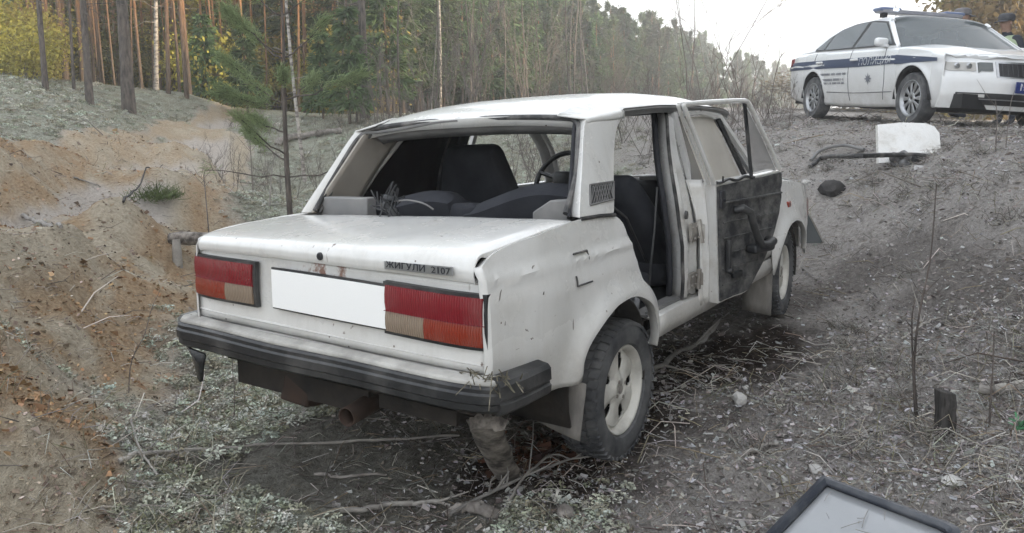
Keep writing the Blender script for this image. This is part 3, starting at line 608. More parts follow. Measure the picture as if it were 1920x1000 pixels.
# small green pine tuft on the sandy ridge
pp = atz(295, 375, .5); n = 420; D = RNG.normal(0, 1, (n, 3)); D[:, 2] = np.abs(D[:, 2]) * .8 + .25; D /= np.linalg.norm(D, axis=1, keepdims=True)
o_ = RNG.normal(0, .13, (n, 3)) * [1, 1, .2]; V, F = slivers(o_, D, RNG.uniform(.08, .20, n), np.full(n, .0042), .15)
t_ = thing('pine_seedling', 'small green pine seedling on the sandy ridge beside the track', 'plant', (pp[0], pp[1], gz(pp[0], pp[1]))); big_mesh('needles', V, F, NEEDLE, np.repeat(RNG.uniform(.8, 1.6, (n, 1)) * [.85, .72, .6], 9, 0), 3, t_)
MB().tube([(0, 0, -.05), (.01, 0, .08), (0, .01, .16)], [.012, .009, .004], 6).build('stem', DKBARK, t_)

# haze
mb = MB(); mb.box((60, 35, 20.0), (420, 420, 48.0)); hz = mb.build('haze', [], smooth=0)
hm = bpy.data.materials.new('haze'); hm.use_nodes = True; ht = hm.node_tree; ht.nodes.remove(ht.nodes['Principled BSDF'])
pv = ht.nodes.new('ShaderNodeVolumePrincipled'); pv.inputs['Color'].default_value = (.97, .98, .99, 1); pv.inputs['Density'].default_value = .0037; pv.inputs['Anisotropy'].default_value = .6
ht.links.new(pv.outputs[0], ht.nodes['Material Output'].inputs['Volume']); hz.data.materials.append(hm); tag(hz, kind='stuff')
# ---------------------------------------------------------------- materials of the cars
def paint(name, rust=0., dust=.35):
    t = NT(name); P = t.pos(); z = t.sep(P)[2]
    n = t.noise(P, 5, 8, .65); fine = t.noise(P, 60, 5, .7)
    base = t.mix(t.ramp(t.noise(P, 2.5, 4), (.35, 0.), (.7, 1.)), (.70, .695, .68), (.64, .635, .615))
    low = t.math('MULTIPLY', t.n('MapRange', Value=z, i1=.72, i2=.36, i3=.0, i4=1.).outputs[0], t.ramp(n, (.3, .25), (.62, 1.)))
    d = t.math('MAXIMUM', t.math('MULTIPLY', low, .8), t.math('MULTIPLY', t.ramp(n, (.5, 0.), (.78, 1.)), dust))
    streak = t.ramp(t.noise(t.n('Mapping', Vector=P, Scale=(9, 9, 1.1)).outputs[0], 2.2, 6, .7), (.50, 0.), (.74, 1.))
    base = t.mix(t.math('MULTIPLY', streak, 0.12 + dust * .35), base, (.47, .45, .42)); blot = t.ramp(t.noise(P, 9, 7, .75), (.52, 0.), (.70, 1.)); base = t.mix(t.math('MULTIPLY', blot, .12), base, (.42, .40, .37))
    c = t.mix(d, base, t.ramp(fine, (.3, (.36, .33, .29)), (.7, (.55, .52, .47))))
    sc = t.n('Mapping', Vector=P, Scale=(3, 40, 60), Rotation=(.3, .5, .2)).outputs[0]
    c = t.mix(t.math('MULTIPLY', t.ramp(t.noise(sc, 1.5, 5, .7), (.68, 0.), (.72, 1.)), .22), c, (.33, .31, .29))
    r = t.ramp(t.noise(P, 21, 3, .6), (.70, 0.), (.76, 1.))
    c = t.mix(t.math('MULTIPLY', r, .55 + rust * .4), c, (.10, .055, .035))
    vo = t.n('TexVoronoi', Vector=P, Scale=13., Randomness=1.).outputs; chip = t.math('MULTIPLY', t.math('LESS_THAN', vo['Distance'], .055), t.math('GREATER_THAN', t.sep(vo['Color'])[0], .55))
    c = t.mix(t.math('MULTIPLY', chip, .8), c, (.09, .05, .035))
    sc2 = t.n('Mapping', Vector=P, Scale=(30, 30, 4), Rotation=(.9, .2, .5)).outputs[0]
    c = t.mix(t.math('MULTIPLY', t.ramp(t.noise(sc2, 1.2, 4, .6), (.715, 0.), (.73, 1.)), .5), c, (.25, .23, .21))
    if rust:
        y, zz = t.sep(P)[1], z
        b = t.math('MULTIPLY', t.n('MapRange', Value=t.math('ABSOLUTE', t.math('ADD', y, .06)), i1=.30, i2=.05, i3=0., i4=1.).outputs[0], t.n('MapRange', Value=zz, i1=.70, i2=.84, i3=0., i4=1.).outputs[0]); b = t.math('MULTIPLY', b, t.n('MapRange', Value=zz, i1=.872, i2=.862, i3=0., i4=1.).outputs[0])
        rr_ = t.ramp(t.math('MULTIPLY_ADD', b, .22, t.noise(P, 17, 5, .65)), (.70, 0.), (.80, 1.))
        c = t.mix(t.math('MULTIPLY', rr_, .85), c, (.20, .07, .03))
    t.set('Base Color', c).set('Roughness', t.math('MULTIPLY_ADD', d, .45, .24)).set('Coat Weight', .5).set('Coat Roughness', .12)
    t.bump(t.math('ADD', fine, t.math('MULTIPLY', t.noise(P, 1.7, 3), 3.)), .035, .01)
    return t.m
WHITE = paint('aged_white_paint', 0, .3); RUSTY = paint('rusty_white_paint', 1., .5); DUSTYW = paint('dusty_white_paint', .2, 1.0)
BLACKPL = mat('dusty_black_plastic', (.012, .013, .015), (.115, .112, .108), 5, .45, bump=.2, lo=.46, hi=.86)
GREYPL = mat('dusty_grey_plastic', (.20, .195, .19), (.12, .12, .12), 5, .6, bump=.1)
DUSTTOP = mat('dirty_bumper_top', (.50, .49, .46), (.26, .25, .235), 6, .7, bump=.15)
RUBBER = mat('tyre_rubber', (.040, .042, .047), (.17, .17, .17), 7, .8, bump=.2, lo=.38, hi=.75)
SEALM = mat('window_rubber', (.025, .025, .026), (.20, .19, .18), 9, .6, lo=.45, hi=.75)
DARKIN = mat('black_interior', (.007, .008, .012), (.018, .019, .025), 6, .75)
FABRIC = mat('dark_seat_fabric', (.010, .012, .018), (.030, .032, .040), 5, .9, bump=.25, bsc=120)
BEIGE = mat('beige_trim', (.37, .34, .30), (.28, .255, .22), 4, .7)
UNDER = mat('underbody_dirt', (.010, .009, .008), (.034, .027, .022), 8, .95, bump=.3)
METAL = mat('dirty_bare_metal', (.42, .40, .37), (.20, .18, .16), 9, .5, .5, bump=.15)
CHROME = mat('dull_chrome', (.45, .46, .48), (.30, .30, .31), 10, .3, .9)
RIMM = mat('cream_alloy', (.60, .585, .54), (.34, .32, .29), 9, .5, .1, bump=.1, lo=.45, hi=.8)
GALV = mat('grey_sheet_metal', (.055, .062, .066), (.085, .092, .094), 3, .6, .1)
RUST = mat('rusty_steel', (.045, .024, .015), (.025, .016, .012), 8, .85, bump=.3)
PLATEW = mat('white_plate', (.88, .88, .87), None, rough=.45)
CARD = NT('dusty_door_card')
_P = CARD.obj(); _d = CARD.ramp(CARD.n('TexNoise', Vector=CARD.n('Mapping', Vector=_P, Scale=(9, 9, 11)).outputs[0], Scale=1.2, Detail=8, Roughness=.7).outputs['Fac'], (.40, 0.), (.70, 1.))
CARD.set('Base Color', CARD.mix(CARD.math('MULTIPLY', _d, .8), (.022, .023, .027), (.20, .195, .185))).set('Roughness', .65); CARD.bump(CARD.noise(_P, 60, 5), .2, .01); CARD = CARD.m
def glassm(name, col, alpha, rough=.1, dusty=None):
    t = NT(name); t.set('Base Color', col).set('Roughness', rough).set('Specular IOR Level', .5)
    if dusty: t.set('Base Color', t.ramp(t.noise(t.pos(), 5, 6), (.35, col), (.7, dusty)))
    t.set('Alpha', alpha); return t.m
TINT = glassm('dark_tint_film', (.006, .004, .005), 1., .12)
DUSTGL = glassm('dust_coated_glass', (.52, .49, .44), 1., .7, (.42, .39, .35))
SMEAR = glassm('smeared_glass', (.27, .265, .26), .62, .45, (.2, .2, .2))
CLEARG = glassm('clear_glass', (.5, .52, .52), .08, .03)
def lens(name, col, rough=.18):
    t = NT(name); P = t.pos(); s = t.n('TexWave', Vector=P, Scale=34., _bands_direction='Y').outputs['Fac']
    d = t.ramp(t.noise(P, 7, 5), (.45, 0.), (.8, .14))
    t.set('Base Color', t.mix(d, col, (.40, .34, .30))).set('Roughness', rough).set('Coat Weight', .4); t.bump(s, .55, .01); return t.m
RED, AMBER, REVERSE = lens('red_lens', (.21, .003, .012)), lens('amber_lens', (.25, .022, .006)), lens('reversing_lens', (.27, .205, .15))

# ---------------------------------------------------------------- the wrecked sedan
car = thing('sedan_car', 'wrecked white saloon car with broken rear window and torn open door', 'car')
def Yz(z): return np.interp(z, [.25, .45, .62, .80, .93, 1.36, 1.44], [.72, .752, .768, .765, .737, .603, .56])
def tap(x): return 1 - .075 * sstep(0, 1, (-.62 - x) / .36) - .05 * sstep(2.75, 3.1, x)
def warp(p):                                            # the body is twisted a little by the crash
    k = np.interp(p[2], [.5, .65, .80, .9, .98, 1.4], [0, .015, .018, 0, -.04, -.03]); return p + np.array([0, 0, p[1] * k])
def S(x, z, s=-1, o=0.): return np.array([x, s * (Yz(z) * tap(x) + o), z])
def cpart(name, mb, mats, parent=car, **k): return mb.build(name, mats, parent, fn=k.pop('fn', warp), **k)
ARCH = [(-.49, .45), (-.475, .53), (-.42, .60), (-.33, .65), (-.20, .682), (-.05, .682), (.08, .635), (.155, .56), (.195, .47), (.20, .405)]
def arch_dist(x, z, A): return min(math.hypot(x - a, z - b) for a, b in A)
def columns(cols, s, nu, nv, arch=None, dent=0):
    B = crom([(c[0], c[1]) for c in cols], nu); T = crom([(c[2], c[3]) for c in cols], nu)
    AD = crom(arch, 60) if arch is not None else None
    P = np.zeros((nu, nv, 3))
    for j, v in enumerate(np.linspace(0, 1, nv)):
        q = B * (1 - v) + T * v
        for i in range(nu):
            o = 0
            if AD is not None:
                d = np.hypot(AD[:, 0] - q[i, 0], AD[:, 1] - q[i, 1]).min(); o += .030 * math.exp(-(d / .055) ** 2) + .008 * math.exp(-(d / .12) ** 2)
            o += .007 * math.exp(-((q[i, 1] - .868) / .010) ** 2) * (q[i, 0] < 0) - .006 * sstep(.868, .90, q[i, 1]) * (q[i, 0] < 0)
            if dent: o += dent * (fbm(np.array([q[i, 0] * 3.1 + 5]), np.array([q[i, 1] * 3.1]), 1, 3, 77)[0] - .25 * math.exp(-((q[i, 0] + .74) ** 2 + (q[i, 1] - .66) ** 2) / .012))
            P[i, j] = S(q[i, 0], q[i, 1], s, o)
    return P
QC = [(-.912, .50, -.915, .905), (-.86, .47, -.86, .928), (-.74, .462, -.76, .945), (-.60, .452, -.62, .955), (-.49, .45, -.52, .962), (-.475, .53, -.47, .966), (-.42, .60, -.40, .968),
      (-.33, .65, -.32, .97), (-.20, .682, -.21, .97), (-.05, .682, -.115, .965), (.08, .635, -.03, .93), (.155, .56, .015, .84), (.19, .49, .045, .745), (.205, .44, .16, .66), (.215, .405, .235, .56), (.24, .395, .262, .50)]
for s in (-1, 1):
    mb = MB(); P = columns(QC, s, 60, 26, ARCH, .011); mb.grid(P)
    A = P[16:56, 0]; mb.grid(np.stack([A, A + np.array([0, -s * .035, 0]) + (A - np.array([-.14, A[0][1], .45])) * np.array([.0, 0, .0])], 1))  # arch lip turned inwards
    mb.grid(np.stack([P[:44, -1], P[:44, -1] + np.array([0, -s * .022, -.004])], 1))                                     # gutter beside the boot lid
    R0 = P[0]; mb.grid(np.stack([R0, R0 + np.array([-.018, -s * .018, 0])], 1))
    cpart('rear_quarter_panel', mb, WHITE, smooth=35, solid=.006)
    if s < 0:
        m2 = MB()
        for (a, b), (c, e) in (((-.47, .905), (-.372, .905)), ((-.475, .808), (-.366, .808)), ((-.372, .905), (-.366, .87)), ((-.475, .84), (-.475, .808))):
            m2.tube([S(a, b - .015, s, .011), S((a + c) / 2, (b + e) / 2 - .015, s, .012), S(c, e - .015, s, .011)], .0036, 5)
        m2.tube([S(-.45, .79, s, .004), S(-.445, .74, s, .005), S(-.452, .69, s, .005)], .0025, 4)
        cpart('fuel_flap', m2, SEALM)
        m2 = MB()
        for u_, v_, l_, a_ in ((950, 550, .035, .9), (1010, 541, .012, .2), (992, 627, .016, -.5), (955, 600, .012, 1.2), (985, 612, .02, -.9), (1030, 580, .05, .05), (972, 648, .03, -.3), (1060, 600, .035, 1.4), (1000, 500, .02, .1), (1120, 560, .03, .4), (1105, 580, .04, .75)):
            p_ = CAM + ray(u_, v_) * ((-.745 - CAM[1]) / ray(u_, v_)[1]); x_, z_ = p_[0], p_[2]; L_ = [(x_ + l_ * q * math.cos(a_), z_ + l_ * q * math.sin(a_) + .004 * math.sin(q * 5)) for q in (-.5, -.2, .1, .5)]
            AD_ = crom(ARCH, 60); off_ = lambda q: .004 + .030 * math.exp(-(np.hypot(AD_[:, 0] - q[0], AD_[:, 1] - q[1]).min() / .055) ** 2) + .008 * math.exp(-(np.hypot(AD_[:, 0] - q[0], AD_[:, 1] - q[1]).min() / .12) ** 2)
            m2.tube([S(*q, s, off_(q)) for q in L_], [.0012, .0032, .0026, .001], 4)
        tag(cpart('paint_scratches', m2, mat('scraped_paint', (.10, .085, .075), (.30, .28, .26), 30, .8)), kind='stuff')
    # rear pillar
    pb = crom([(-.36, .975), (-.34, 1.01), (-.235, 1.16), (-.145, 1.29), (-.105, 1.335)], 24); pf = crom([(-.10, .968), (-.075, 1.0), (.03, 1.17), (.13, 1.29), (.235, 1.352)], 24)
    mb = MB(); P = np.array([[S(*(pb[i] * (1 - v) + pf[i] * v), s, .006 * math.sin(v * PI)) for v in np.linspace(0, 1, 8)] for i in range(24)]); mb.grid(P)
    mb.grid(np.stack([P[:, 0], P[:, 0] + np.array([.03, -s * .05, 0])], 1)); mb.grid(np.stack([P[:, -1], P[:, -1] + np.array([-.02, -s * .035, 0])], 1))
    rp = cpart('rear_pillar', mb, WHITE, solid=.006)
    mb = MB(); q = P + np.array([.012, -s * .055, 0]); mb.grid(q); cpart('pillar_trim', mb, BEIGE if s > 0 else DARKIN, rp, solid=.01)
    mb = MB(); mb.tube([S(-.36, .972, s, .004), S(-.22, .970, s, .006), S(-.095, .963, s, .005)], .006, 6); cpart('seam_strip', mb, SEALM, rp)
    # air vent grille
    vf = [(-.235, 1.085), (-.04, 1.085), (-.082, 1.018), (-.277, 1.012)]; o = lambda a, b, t: S(a, b, s, t)
    mb = MB(); mb.prism(vf, o, .002, .009)
    gr = cpart('air_vent', mb, BLACKPL, rp)
    mb = MB(); f0, f1, f2, f3 = [np.array(q) for q in vf]
    for k in range(1, 9):
        a = f0 + (f1 - f0) * k / 9; b = f3 + (f2 - f3) * min(1, max(0, (k + 2) / 9)); c = f3 + (f2 - f3) * max(0, (k - 2) / 9)
        for e in (b, c): mb.tube([S(*a, s, .010), S(*e, s, .010)], .0022, 4)
    for e in ((f0, f1), (f1, f2), (f2, f3), (f3, f0)): mb.tube([S(*e[0], s, .010), S(*e[1], s, .010)], .004, 5)
    cpart('vent_mesh', mb, GREYPL, gr)
    # wheelhouse
    for xc, zc, A in ((-.14, .37, None), (2.40, .40, None)):
        mb = MB(); th_ = np.linspace(-.35, PI + .35, 20)
        mb.grid(np.array([[(xc + .335 * math.cos(t), s * yy, zc + .315 * math.sin(t)) for yy in (.735, .60, .44)] for t in th_]))
        mb.add([(xc + .335 * math.cos(t), s * .44, zc + .315 * math.sin(t)) for t in th_], [tuple(range(20))])
        cpart('wheel_arch_liner', mb, UNDER, solid=.01)
    # sill
    prof = [(.0, .525), (.045, .515), (.05, .47), (.03, .42), (-.02, .39), (-.10, .40)]
    mb = MB(); xs = np.linspace(.21, 2.02, 14)
    mb.grid(np.array([[(x, s * (.715 + o_), z - .0 + (.006 * fbm(np.array([x * 4]), np.array([z]), 1, 2, 5)[0])) for o_, z in prof] for x in xs])); cpart('sill', mb, DUSTYW, solid=.012)
    mb = MB(); mb.box((.52, s * .70, .53), (.66, .07, .012)); mb.box((.52, s * .725, .538), (.6, .012, .008)); cpart('sill_tread', mb, GREYPL)
    # centre pillar
    bx_ = -.16 if s > 0 else 0; mb = MB(); c0 = crom([(.60, .53), (.585, .75), (.60, .95), (.68 + bx_ * .6, 1.18), (.80 + bx_, 1.385)], 18); c1 = crom([(.77, .53), (.765, .75), (.76, .95), (.78 + bx_ * .6, 1.18), (.86 + bx_, 1.385)], 18)
    P = np.array([[S(*(c0[i] * (1 - v) + c1[i] * v), s, -.028 + .010 * math.sin(v * 9)) for v in np.linspace(0, 1, 6)] for i in range(18)]); mb.grid(P)
    mb.grid(np.stack([P[:, 0], P[:, 0] + np.array([.02, -s * .05, 0])], 1)); bp = cpart('centre_pillar', mb, [DUSTYW if s < 0 else DARKIN], solid=.012)
    mb = MB(); mb.grid(P[:, ::5] + np.array([-.012, -s * .062, 0])); cpart('pillar_trim', mb, DARKIN, bp, solid=.02)
    mb = MB(); mb.tube([S(*(c0[i] - [.012, 0]), s, -.02) for i in range(18)], .009, 6); cpart('door_seal', mb, SEALM, bp)
    if s < 0:
        for zz, xx in ((.835, .70), (.615, .66)):
            mb = MB(); mb.box(S(xx, zz, s, -.008), (.075, .014, .075)); mb.tube([S(xx + .048, zz - .05, s, .010), S(xx + .048, zz + .05, s, .010)], .013, 8); mb.box(S(xx + .07, zz, s, .012), (.05, .012, .06), Euler((0, 0, .5)))
            for a in (-.022, .022):
                for b in (-.022, .022): mb.lathe([(0, -.007), (.007, -.006), (.007, 0)], 6, S(xx + a, zz + b, s, .004))
            cpart('door_hinge', mb, METAL, bp, smooth=30)
        mb = MB(); mb.lathe([(.0, -.012), (.014, -.010), (.016, 0)], 10, S(.63, .91, s, -.005)); cpart('rubber_plug', mb, BLACKPL, bp)
    # windscreen pillar and front wing
    mb = MB(); px_ = -.13 if s > 0 else 0; a0_ = crom([(1.93 + px_, .965), (1.72 + px_, 1.19), (1.50 + px_ * 1.5, 1.372)], 14); a1_ = crom([(2.02 + px_, .965), (1.80 + px_, 1.19), (1.57 + px_ * 1.5, 1.385)], 14)
    P = np.array([[S(*(a0_[i] * (1 - v) + a1_[i] * v), s, -.012 - .035 * v) for v in (0, .5, 1)] for i in range(14)]); mb.grid(P); mb.grid(np.stack([P[:, 2], P[:, 2] + [.0, -s * .04, -.01]], 1)); cpart('windscreen_pillar', mb, WHITE, solid=.012)
    FA = [(2.00, .40), (2.06, .53), (2.14, .63), (2.26, .70), (2.42, .72), (2.57, .69), (2.68, .61), (2.73, .52), (2.74, .43)]
    FC = [(1.985, .42, 1.96, .955), (2.00, .42, 2.0, .955), (2.06, .53, 2.08, .955), (2.14, .63, 2.16, .955), (2.26, .70, 2.28, .95), (2.42, .72, 2.42, .943), (2.57, .69, 2.56, .935), (2.68, .61, 2.68, .925), (2.73, .52, 2.78, .915), (2.745, .44, 2.9, .90), (2.9, .46, 2.98, .89), (3.02, .47, 3.03, .87)]
    mb = MB(); P = columns(FC, s, 44, 14, FA); mb.grid(P); mb.grid(np.stack([P[6:34, 0], P[6:34, 0] + [0, -s * .03, 0]], 1)); mb.grid(np.stack([P[:, -1], P[:, -1] + [0, -s * .09, .012]], 1))
    fw = cpart('front_wing', mb, WHITE, solid=.006)
    mb = MB(); mb.rbox(S(2.36, .825, s, .008), (.07, .022, .035), .009, 3); cpart('side_repeater', mb, AMBER, fw)
    mb = MB(); mb.rbox((3.055, s * .53, .74), (.05, .34, .17), .02, 3); hl = cpart('headlamp', mb, glassm('headlamp_glass', (.5, .5, .5), 1., .1))
    mb = MB(); mb.rbox((2.985, s * .715, .74), (.12, .05, .16), .02, 3); cpart('indicator', mb, AMBER, hl)
# roof
xs = crom([(-.118, 0), (.0, 0), (.25, 0), (.6, 0), (1.0, 0), (1.35, 0), (1.58, 0), (1.70, 0)], 40)[:, 0]
ze = np.interp(xs, [-.12, 0, .25, .6, 1.0, 1.4, 1.55, 1.7], [1.332, 1.352, 1.375, 1.395, 1.402, 1.398, 1.39, 1.37]); zc = np.interp(xs, [-.12, -.06, 0, .12, .3, .6, 1.0, 1.35, 1.55, 1.65, 1.7], [1.362, 1.392, 1.412, 1.435, 1.455, 1.478, 1.494, 1.494, 1.472, 1.445, 1.42])
ye = np.interp(xs, [-.12, .2, 1.5, 1.7], [.585, .592, .588, .575])
mb = MB(); yy = np.linspace(-1, 1, 25)
P = np.array([[(xs[i], ye[i] * a, ze[i] + (zc[i] - ze[i]) * (1 - abs(a) ** 3.2)) for a in yy] for i in range(40)]); P[:, :, 0] += np.where(xs < 0, .05, 0)[:, None] * (yy ** 2)[None] * np.clip(-xs / .12, 0, 1)[:, None]
mb.grid(P); mb.grid(np.stack([P[0], P[0] + [.012, 0, -.035]], 1)); mb.grid(np.stack([P[-1], P[-1] + [.01, 0, -.03]], 1))
roof = cpart('roof', mb, WHITE, solid=.008)
mb = MB(); mb.grid(P[1:-1, 1:-1] * [1, .98, 1] + [0, 0, -.035]); cpart('roof_lining', mb, DARKIN, roof, solid=.01)
for s in (0, -1):
    mb = MB(); L = P[np.searchsorted(xs, .20):-2, s]; mb.tube(L + [0, .012 * (1 if s else -1) , -.004], .009, 6); mb.grid(np.stack([L, L + [0, .02 * (1 if s else -1), .008], L + [0, .006 * (1 if s else -1), -.028]], 1)); cpart('drip_rail', mb, GREYPL, roof)
for s in (-1, 1):                                       # lead-loaded joint of roof and rear pillar
    q = []
    for t_ in np.linspace(0, 1, 12):
        x = -.112 + .352 * t_; a = S(x, 1.330 + .020 * t_, s, .004 + .006 * math.sin(t_ * PI)); i_ = int(np.clip(np.searchsorted(xs, x), 0, 39)); j_ = 22 if s > 0 else 2; b = np.array([x, P[i_, j_, 1], P[i_, j_, 2] + .003]); c = np.array([x, s * (np.interp(x, xs, ye) + .010), np.interp(x, xs, ze) + .004])
        q.append([a + [0, 0, -.012], a, (a + c) / 2 + [0, s * .004, .003], c, b])
    mb = MB(); mb.grid(np.array(q)); cpart('roof_joint', mb, WHITE, roof, solid=.006, smooth=80)
# rear window surround with its hanging rubber seal
ring = crom([(-.33, .655, .985), (-.22, .64, 1.13), (-.125, .60, 1.275), (-.085, .565, 1.325), (-.075, .50, 1.345), (-.09, .25, 1.358), (-.095, 0, 1.36)], 40)
ring = np.concatenate([ring, (ring * [1, -1, 1])[::-1][1:]])
mb = MB(); mb.tube(ring + [-.012, 0, 0], .012, 8); mb.tube(ring + [.012, 0, -.015], .010, 6); sl = cpart('rear_window_seal', mb, SEALM)
mb = MB(); hang = ring[3:40] + np.c_[np.full(37, -.02), np.zeros(37), -.012 - .010 * np.sin(np.arange(37) * .31)]; mb.tube(hang, .007, 6); cpart('loose_seal', mb, GREYPL, sl)
mb = MB(); mb.grid(np.array([[p + [.02, 0, -.03], p + [.07, 0, -.065]] for p in ring[24:-24]])); cpart('rear_header', mb, GREYPL, solid=.01)
# boot lid
pr = crom([(-.352, .962), (-.45, .966), (-.60, .960), (-.80, .943), (-.90, .929), (-.935, .916), (-.950, .893), (-.950, .872), (-.945, .858)], 44)
yy = np.concatenate([[-.706, -.703, -.69], np.linspace(-.66, .66, 26), [.69, .703, .706]]); sag = np.array([-.022, -.008, -.001] + [0] * 26 + [-.001, -.008, -.022])
def lidp(i, j): a = yy[j] / .706; k = sstep(-.86, -.93, pr[i, 0]); return (pr[i, 0] + .018 * a ** 4 * k, yy[j] * (1 + .028 * sstep(-.6, -.9, pr[i, 0])) * tap(pr[i, 0]), pr[i, 1] + sag[j] * (1 - k * .7) + .010 * (1 - a * a) + .006 * (a < 0) * abs(a) + .0025 * fbm(np.array([pr[i, 0] * 5]), np.array([yy[j] * 5]), 1, 3, 50)[0] + .018 * sstep(-.5, -.36, pr[i, 0]) * (-.3))
P = np.array([[lidp(i, j) for j in range(len(yy))] for i in range(44)])
mb = MB(); mb.grid(P); mb.grid(np.stack([P[-1], P[-1] + [.05, 0, -.004]], 1))
lid = cpart('boot_lid', mb, RUSTY, solid=.006)
mb = MB(); mb.lathe([(0, -.010), (.010, -.010), (.014, -.006), (.014, .004)], 14, (-.952, -.035, .893), 'x'); mb.lathe([(0, -.012), (.004, -.0115)], 8, (-.952, -.035, .893), 'x'); cpart('boot_lock', mb, BLACKPL, lid)
mb = MB(); mb.box((-.9535, -.470, .891), (.006, .275, .024), Euler((-.012, 0, 0))); bd = cpart('badge', mb, CHROME, lid)
def text(name, body, size, M4, mt, parent, fn=None, ext=.0006, al='CENTER'):
    c = bpy.data.curves.new(name, 'FONT'); c.body = body; c.size = size; c.align_x = al; c.align_y = 'CENTER'; c.extrude = ext; c.resolution_u = 2
    o = bpy.data.objects.new(name, c); COL.objects.link(o); bpy.context.view_layer.update()
    me = bpy.data.meshes.new_from_object(o.evaluated_get(bpy.context.evaluated_depsgraph_get())); bpy.data.objects.remove(o); bpy.data.curves.remove(c)
    me.transform(M4)
    if fn:
        for v in me.vertices: v.co = fn(np.array(v.co))
    me.materials.clear(); me.materials.append(mt); o = bpy.data.objects.new(name, me); COL.objects.link(o); o.parent = parent; return o
TXD = mat('dark_lettering', (.02, .022, .03), None, rough=.5)
MR = Matrix(((0, 0, -1, 0), (-1, 0, 0, 0), (0, 1, 0, 0), (0, 0, 0, 1)))                  # text on a face that looks backwards
text('badge_lettering', 'ЖИГУЛИ  2107', .026, Matrix.Translation((-.9575, -.470, .8915)) @ MR @ Matrix.Diagonal((1.45, 1, 1, 1)), TXD, bd, warp)
# rear panel, lamps, plate
def rpx(y, z): return -.918 + .014 * (abs(y) / .715) ** 8 - .012 * (.86 - z) / .26
mb = MB(); zz = np.linspace(.872, .585, 12); yr = np.linspace(-.708, .708, 41)
mb.grid(np.array([[(rpx(y, z) - .006 * fbm(np.array([y * 4]), np.array([z * 4]), 1, 3, 8)[0], y, z) for y in yr] for z in zz])); mb.grid(np.array([[(-.90, y, .585), (-.93, y, .575), (-.90, y, .47), (-.80, y, .44)] for y in yr]))
mb.grid(np.array([[(-.92 + .012 * (abs(y) / .715) ** 8, y, .62), (-.934 + .014 * (abs(y) / .715) ** 8, y, .612), (-.92 + .012 * (abs(y) / .715) ** 8, y, .604)] for y in yr]))
rpn = cpart('rear_panel', mb, RUSTY, solid=.005)
for s in (-1, 1):
    def lp(y, z, o): a = (y - .33) / .375; return np.array([-.934 - o + .022 * max(0, a) ** 5, s * y, z + .004 * (1 - a)])
    def block(mb, y0, y1, z0, z1, o0, o1):
        n = 9; ys = np.linspace(y0, y1, n); Z = np.linspace(z0, z1, 4)
        f = np.array([[lp(y, z, o1 - .004 * ((abs(z - (z0 + z1) / 2) / ((z1 - z0) / 2)) ** 4)) for z in Z] for y in ys]); mb.grid(f)
        for e in (f[0], f[-1], f[:, 0], f[:, -1]): mb.grid(np.stack([e, e + [o1 - o0, 0, 0]], 1))
        return mb
    lampo = cpart('tail_lamp', block(MB(), .318, .713, .662, .834, 0, .019), BLACKPL, smooth=30)
    cpart('red_lens', block(MB(), .331, .702, .742, .824, .008, .026), RED, lampo)
    cpart('amber_lens', block(MB(), .491, .700, .674, .741, .008, .026), AMBER, lampo)
    cpart('reversing_lens', block(MB(), .331, .490, .674, .741, .008, .026), REVERSE, lampo)
    mb = MB(); block(mb, .326, .708, .7407, .7424, .018, .0268); cpart('lens_joint', mb, RED, lampo)
mb = MB(); mb.rbox((-.945, -.055, .752), (.012, .570, .156), .005, 2); fr = cpart('plate_frame', mb, BLACKPL, rpn)
mb = MB(); mb.rbox((-.953, -.055, .752), (.006, .556, .141), .003, 2); cpart('number_plate', mb, PLATEW, fr)
# rear bumper
path = crom([(-.72, .795), (-.86, .79), (-.95, .775), (-.992, .735), (-1.005, .60), (-1.012, .3), (-1.014, 0), (-1.012, -.3), (-1.005, -.60), (-.992, -.735), (-.95, -.775), (-.86, -.79), (-.72, -.795)], 90)
pt = np.gradient(path, axis=0); pt /= np.linalg.norm(pt, axis=1, keepdims=True); pn = np.c_[pt[:, 1], -pt[:, 0]]
pn *= np.sign((pn * (path - [-.4, 0])).sum(1))[:, None]
def sweep(prof, i0, i1, bow=0):
    return np.array([[(path[i, 0] + pn[i, 0] * o, path[i, 1] + pn[i, 1] * o, z - .010 * bow * math.sin(i * .35)) for o, z in prof] for i in range(i0, i1)])
mb = MB(); mb.grid(sweep([(-.05, .566), (-.004, .566), (.004, .560), (.004, .548), (.010, .541), (.010, .517), (.003, .511), (.003, .492), (-.008, .483), (-.06, .483)], 12, 78, .2)); bmp = cpart('rear_bumper', mb, BLACKPL, smooth=30, solid=.006)
mb = MB(); mb.grid(sweep([(-.078, .574), (-.045, .588), (-.012, .582), (-.004, .570)], 13, 77, .2)); cpart('bumper_top_strip', mb, DUSTTOP, bmp, solid=.004)
for i0, i1 in ((0, 17), (73, 90)):
    mb = MB(); q = sweep([(-.09, .574), (-.03, .588), (.006, .582), (.016, .570), (.018, .53), (.012, .525), (.012, .515), (.018, .510), (.016, .487), (.0, .474), (-.07, .472)], i0, i1); mb.grid(q)
    for e in (q[0], q[-1]): mb.add(e, [tuple(range(len(e)))])
    cpart('bumper_end_cap', mb, BLACKPL if i0 else mat('scuffed_grey_plastic', (.085, .087, .09), (.20, .20, .195), 5, .6, bump=.15), bmp, smooth=30, solid=.004)
mb = MB(); mb.add([(-.955, .765, .478), (-.99, .68, .472), (-1.0, .575, .468), (-.995, .60, .41), (-.985, .625, .345), (-.97, .665, .35), (-.955, .71, .42)], [(0, 1, 2, 3, 4, 5, 6)]); cpart('torn_bumper_edge', mb, BLACKPL, bmp, solid=.012)
mb = MB()
